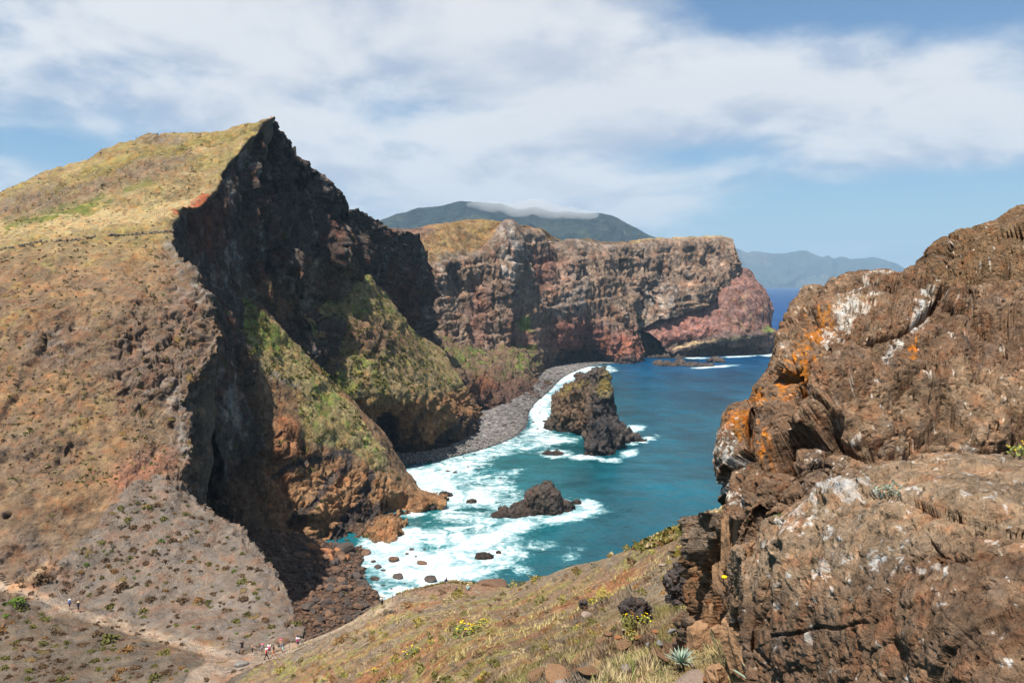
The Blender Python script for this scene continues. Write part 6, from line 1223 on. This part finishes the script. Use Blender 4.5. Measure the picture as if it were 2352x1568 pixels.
for (u, v, px, lab) in [(1060,1462,58,'largest clump of yellow flowers on the near slope'), (1095,1452,36,'yellow flower clump at the right end of the largest one'), (1110,1436,30,'yellow flowers behind the largest clump'), (945,1508,46,'long yellow flower clump lower on the slope'), (905,1520,30,'yellow flowers left of the long lower clump'), (1480,1432,46,'tall pale plant with yellow flowers by the dark lava lump'), (1440,1428,34,'yellow flowers at the foot of the tall pale plant'), (1452,1468,34,'yellow-green flowering plant among the loose stones'), (1320,1442,26,'small yellow plant on the middle of the slope'), (990,1478,20,'single yellow plant between the two clumps'), (860,1545,24,'yellow plant near the bottom edge at left'), (825,1552,18,'small yellow plant near the bottom edge'), (1640,1300,22,'yellow flower at the foot of the big outcrop'), (1560,1260,26,'yellow-green bush near the slope edge by the outcrop'), (1500,1272,20,'yellow flowers on the slope edge'), (1600,1242,20,'small yellow bush on the slope edge below the outcrop'), (1360,1385,22,'yellow-green tuft on the middle of the slope'), (735,1512,12,'tiny yellow plant just below the kerb'), (790,1550,20,'yellow flower clump at the bottom edge')]:
    flower_plant(u, v, px, lab)
flower_plant(2340, 1050, 60, 'yellow-green plant in the rock crack at the right edge', ('rock_lo', 'rock_up'), n=10)
def mat_plant(u, v, px, label, key, mat, n=260, flat=.16):
    g = ground(key, u, v, 8); p = g[0]; r = px * p[1] / FOC * .5; V, F_ = bush_shape(int(u) + 5, n, .045, flat, 1.0); o = link('mat_plant', mesh_np('mat_plant', V, F_, mat, None, False), None, label, 'plant'); o.location = p; o.scale = (r, r * .6, r); o.rotation_euler = (.25, 0, .1)
mat_plant(2060, 1135, 120, 'grey-green creeping plant on top of the near slab', 'rock_lo', M_SILV)
mat_plant(1790, 1185, 36, 'small green creeper in the crack of the near slab', 'rock_lo', M_GRN, 120, .3)
def twig_bush(u, v, px, label, key):
    g = ground(key, u, v, 9); p = g[0]; r = px * p[1] / FOC; parts = []
    for i in range(70):
        a = rnd(0, 6.28); le = rnd(.1, 1.0); pts = [C_(0, 0, 0)]
        for k in range(4): pts.append(pts[-1] + r * .27 * C_(math.cos(a) * math.sin(le), math.sin(a) * math.sin(le), math.cos(le)) * rnd(.7, 1.1)); a += rnd(-.5, .5); le += rnd(-.2, .25)
        parts.append(tube(pts, [r * .010, r * .008, r * .006, r * .004, r * .002], 3))
    root = link('dry_bush', mesh_np('dry_bush', *join(parts), M_TWIG), None, label, 'bush'); root.location = p + C_(0, -.1, 0)
    s_ = r * .07; o = link('flower', mesh_np('flower', FL_V * C_(s_, s_, s_ * .5), FL_F, M_YEL), root); o.location = (-r * .35, 0, r * .85)
twig_bush(1690, 1400, 110, 'dry twiggy bush with one yellow flower in front of the slabs', ('rock_v', 'slope'))
def lava(u, v, wpx, hpx, label, seed):
    g = ground('slope', u, v, 9); p = g[0]; s = p[1] / FOC
    def dd(q): return .12 * fbm(q, .5, 3, .5, seed) + crag(q, .22, .10, seed + 1, k=3)
    def cc(q, uv, n): w3 = fbm(q, .12, 3, .6, seed); return base(len(q), C_(.095, .078, .070)) * (1 + .4 * w3)[:, None]
    blob_rock([(p + C_(0, 0, hpx * s * .3), (wpx * s * .42, wpx * s * .35, hpx * s * .45), .2), (p + C_(wpx * s * .2, .1, hpx * s * .15), (wpx * s * .3, wpx * s * .3, hpx * s * .3), 0)], max(wpx * s / 30, .012), dd, cc, M_LAVA, 'lava_rock', label, 'rock')
M_LAVA = terrain_mat('black_lava', .10, 1.0, .5, pits=.5)
lava(1462, 1415, 78, 62, 'rough dark lava lump among pale flowers', 1001); lava(1568, 1385, 84, 120, 'columnar black lava block below the outcrop', 1011); lava(1335, 1395, 22, 20, 'small dark lava stone on the middle slope', 1021)
M_SLABM = plain_mat('slab_rock', (.22, .125, .066), var=.25, s=.12, bump=.8); M_GREYS = plain_mat('grey_stone', (.19, .175, .16), var=.25, s=.12, bump=.6); M_ORS = plain_mat('orange_stone', (.26, .105, .045), var=.25, s=.12, bump=.6); M_PALE = plain_mat('pale_stone', (.27, .20, .155), var=.25, s=.12, bump=.6)
FST = {k: rock_meshes('stone', m_, 3, 1100 + 10 * i, 3, cuts=10, nz=.08) for i, (k, m_) in enumerate({'grey': M_GREYS, 'orange': M_ORS, 'pale': M_PALE, 'brown': M_SLABM}.items())}
for k, u, v, px, fl, lab in [('brown', 1400, 1455, 30, .6, 'angular brown stone below the dark lava lump'), ('grey', 1540, 1450, 24, .7, 'grey stone at the foot of the black lava block'), ('brown', 1575, 1440, 30, .6, 'brown stone between the black lava and the slabs'), ('orange', 1420, 1462, 22, .6, 'small orange stone beside the angular brown one'), ('brown', 1555, 1470, 34, .6, 'brown stone above the rosette, against the slabs'), ('brown', 1350, 1540, 60, .5, 'brown boulder buried left of the dry grass'), ('pale', 1520, 1300, 22, .6, 'pale stone near the top of the black lava block'), ('orange', 1462, 1465, 40, .6, 'flat orange stone tilted among grasses'), ('grey', 1512, 1478, 26, .6, 'blue-grey stone right of the flat orange one'), ('grey', 1486, 1488, 18, .9, 'cubic grey stone between the orange and blue-grey stones'), ('orange', 1500, 1452, 26, .6, 'small orange stone behind the cubic grey one'), ('brown', 1430, 1485, 50, .6, 'brown stone left of the loose orange stones'), ('brown', 1525, 1505, 46, .5, 'rounded brown stone above the rosette plant'), ('pale', 1590, 1562, 100, .45, 'big pale flat stone at the bottom edge beside the rosette'), ('brown', 1280, 1556, 110, .5, 'broad brown stone at the bottom edge left of the grass'), ('brown', 1225, 1548, 60, .5, 'smaller brown stone at the bottom edge further left'), ('brown', 1470, 1570, 60, .4, 'half-buried stone in the grass at the bottom edge'), ('pale', 1435, 1448, 20, .6, 'small pale stone beside the lava lump'), ('brown', 1380, 1470, 26, .6, 'brown stone on the slope left of the lava lump'), ('grey', 1600, 1455, 22, .7, 'grey stone at the foot of the slabs'), ('orange', 1625, 1560, 40, .5, 'orange stone wedged at the foot of the slabs'), ('pale', 1345, 1410, 34, .6, 'lichened pale rock in the middle of the slope'), ('brown', 1545, 1335, 26, .6, 'brown stone above the black lava block')]:
    g = ground('slope', u, v, 10); p = g[0]; r = px * p[1] / FOC * .5; put('stone', random.choice(FST[k]), p + C_(0, 0, r * .15), (r, r * .8, r * fl), (rnd(-.25, .25), rnd(-.25, .25), rnd(0, 6)), lab, 'stone')
OUT = bpy.data.objects['fractured_outcrop']
def slab(u, v, wpx, hpx, lean, key='rock_v', out=.06):
    g = ground(key, u, v, 12)
    if g is None: return
    p = g[0]; s = p[1] / FOC; bm = bmesh.new(); bmesh.ops.create_cube(bm, size=1.0); bmesh.ops.subdivide_edges(bm, edges=bm.edges[:], cuts=2, use_grid_fill=True)
    for vv in bm.verts: vv.co = Vector((vv.co.x * wpx * s * (1 - .5 * max(0, vv.co.z)) + rnd(-.01, .01), vv.co.y * .10 + rnd(-.008, .008), vv.co.z * hpx * s * (1 + .15 * vv.co.x) + rnd(-.015, .015)))
    bmesh.ops.bevel(bm, geom=[e for e in bm.edges if e.calc_face_angle(0) > .6], offset=.008, segments=1, affect='EDGES'); me = bpy.data.meshes.new('slab'); bm.to_mesh(me); bm.free(); me.materials.append(random.choice([M_SLABM, M_SLABM, M_GREYS if hpx < 60 else M_SLABM])); o = link('slab', me, OUT); d = CAMP - p; d /= np.linalg.norm(d); o.location = p + d * out; o.rotation_euler = (-.25 + rnd(-.1, .1), lean, .35 + rnd(-.15, .15))
for a in [(1610,1500,62,130,-.12),(1655,1500,36,120,-.10),(1690,1480,44,130,-.14),(1640,1420,30,80,-.05),(1700,1540,40,90,-.1),(1720,1500,28,100,-.15),(1650,1560,40,60,-.1),(1668,1250,26,120,.08),(1690,1230,22,110,.1),(1705,1300,24,110,.12),(1655,1330,20,70,.06),(1675,1190,20,60,.05),(1590,1545,36,60,-.2),(1720,1420,26,80,-.1),(1685,1350,22,60,0)]: slab(*a)

# ---------- tiny far things: parked cars on the plateau, houses on the far coast
M_CAR = {k: plain_mat('car_' + k, c, rough=.4, var=.05) for k, c in {'white': (.8, .8, .8), 'silver': (.45, .46, .48), 'blue': (.08, .14, .3)}.items()}; M_GLS = plain_mat('car_glass', (.03, .04, .05), rough=.2, var=.05); M_TYR = plain_mat('tyre', (.02, .02, .02), var=.1)
def boxm(x0, x1, y0, y1, z0, z1, tx=1.0): 
    cx_ = (x0 + x1) / 2; V = np.array([(x if z == z0 else cx_ + (x - cx_) * tx, y, z) for x in (x0, x1) for y in (y0, y1) for z in (z0, z1)], float); return V, np.array([(0, 1, 3, 2), (4, 6, 7, 5), (0, 4, 5, 1), (2, 3, 7, 6), (0, 2, 6, 4), (1, 5, 7, 3)])
for i, (u, c) in enumerate([(1262, 'white'), (1276, 'silver'), (1290, 'white'), (1302, 'white'), (1310, 'blue'), (1320, 'white'), (1334, 'silver')]):
    p = gp('plateau', u, 556.5); car = link('parked_car', None, None, ['white', 'silver', 'second white', 'middle white', 'blue', 'last white', 'rightmost silver'][i] + ' car parked on the far plateau, counted from the left', 'car', 'cars parked on the plateau'); car.location = p + C_(0, 0, .3)
    link('body', mesh_np('body', *boxm(-2.1, 2.1, -.85, .85, .35, .95), M_CAR[c], None, False), car); link('cabin', mesh_np('cabin', *boxm(-1.3, 1.1, -.78, .78, .95, 1.5, .7), M_GLS, None, False), car); link('roof', mesh_np('roof', *boxm(-.85, .65, -.72, .72, 1.503, 1.55), M_CAR[c], None, False), car)
    for x in (-1.3, 1.3):
        for y in (-.88, .7): link('wheel', mesh_np('wheel', *tube([(x, y, .33), (x, y + .18, .33)], .33, 10), M_TYR), car)
M_WHW = plain_mat('house_wall', (.5, .47, .43), var=.1); M_TILE = plain_mat('house_roof', (.35, .13, .08), var=.15)
for i in range(26):
    u, v = rnd(1838, 1915), rnd(632, 650); g = ground('coast', u, v, 8)
    if g is None: continue
    h = link('house', None, None, 'tiny pale house of the village under the far coast mountains', 'house', 'houses of the far village'); h.location = g[0]; h.rotation_euler = (0, 0, rnd(-.5, .5))
    link('wall', mesh_np('wall', *boxm(-10, 10, -7, 7, -14, 8), M_WHW, None, False), h); V, F_ = boxm(-11, 11, -8, 8, 8.01, 12); V[[1, 3, 5, 7], 1] = 0; link('roof', mesh_np('roof', V, F_, M_TILE, None, False), h)

# ---------- cloud lying on the mountain top
def cloud_cap():
    VV, FF, off = [], [], 0
    for u, v, Y, r in [(1110,472,6000,(130,180,30)),(1150,478,5950,(170,200,42)),(1195,484,5900,(170,200,50)),(1240,482,5900,(180,200,52)),(1290,490,5900,(170,200,46)),(1335,494,5950,(140,180,40)),(1220,470,6000,(150,180,40))]:
        V, F_ = ICO[3]; VV.append(V * np.array(r) + at(u, v, Y)); FF.append(F_ + off); off += len(V)
    o = link('tmp', mesh_np('tmp', np.concatenate(VV), np.concatenate(FF), None)); m = o.modifiers.new('r', 'REMESH'); m.mode = 'VOXEL'; m.voxel_size = 14
    ev = o.evaluated_get(bpy.context.evaluated_depsgraph_get()); me = ev.to_mesh()
    V = np.array([v.co[:] for v in me.vertices]); N_ = np.array([v.normal[:] for v in me.vertices]); F_ = np.array([p.vertices[:] for p in me.polygons]); ev.to_mesh_clear(); bpy.data.objects.remove(o)
    V = V + N_ * (22 * fbm(V, 120, 4, .55, 1201))[:, None]
    mt = bpy.data.materials.new('cloud_vapour'); mt.use_nodes = True; t = NT(mt.node_tree); t.n.clear(); pv = t.new('ShaderNodeVolumePrincipled'); pv.inputs['Color'].default_value = (1, 1, 1, 1); pv.inputs['Density'].default_value = .0030; oo = t.new('ShaderNodeOutputMaterial'); t.l.new(pv.outputs[0], oo.inputs['Volume'])
    link('cloud', mesh_np('cloud', V, F_, mt), kind='stuff')
cloud_cap()
# ================================================================== haze: one box of even air round everything
def haze_box():
    x0, x1, y0, y1, z0, z1 = -27000, 27000, -3100, 34500, -8, 1500
    V = np.array([(x, y, z) for x in (x0, x1) for y in (y0, y1) for z in (z0, z1)], float)
    F_ = np.array([(0, 1, 3, 2), (4, 6, 7, 5), (0, 4, 5, 1), (2, 3, 7, 6), (0, 2, 6, 4), (1, 5, 7, 3)])
    mt = bpy.data.materials.new('haze_air'); mt.use_nodes = True; t = NT(mt.node_tree); t.n.clear()
    pv = t.new('ShaderNodeVolumePrincipled'); pv.inputs['Color'].default_value = (.50, .75, 1.0, 1); pv.inputs['Density'].default_value = HAZE; pv.inputs['Anisotropy'].default_value = 0.1
    o = t.new('ShaderNodeOutputMaterial'); t.l.new(pv.outputs[0], o.inputs['Volume'])
    link('haze', mesh_np('haze', V, F_, mt, None, False), kind='stuff')
HAZE = 5.0e-5
haze_box()
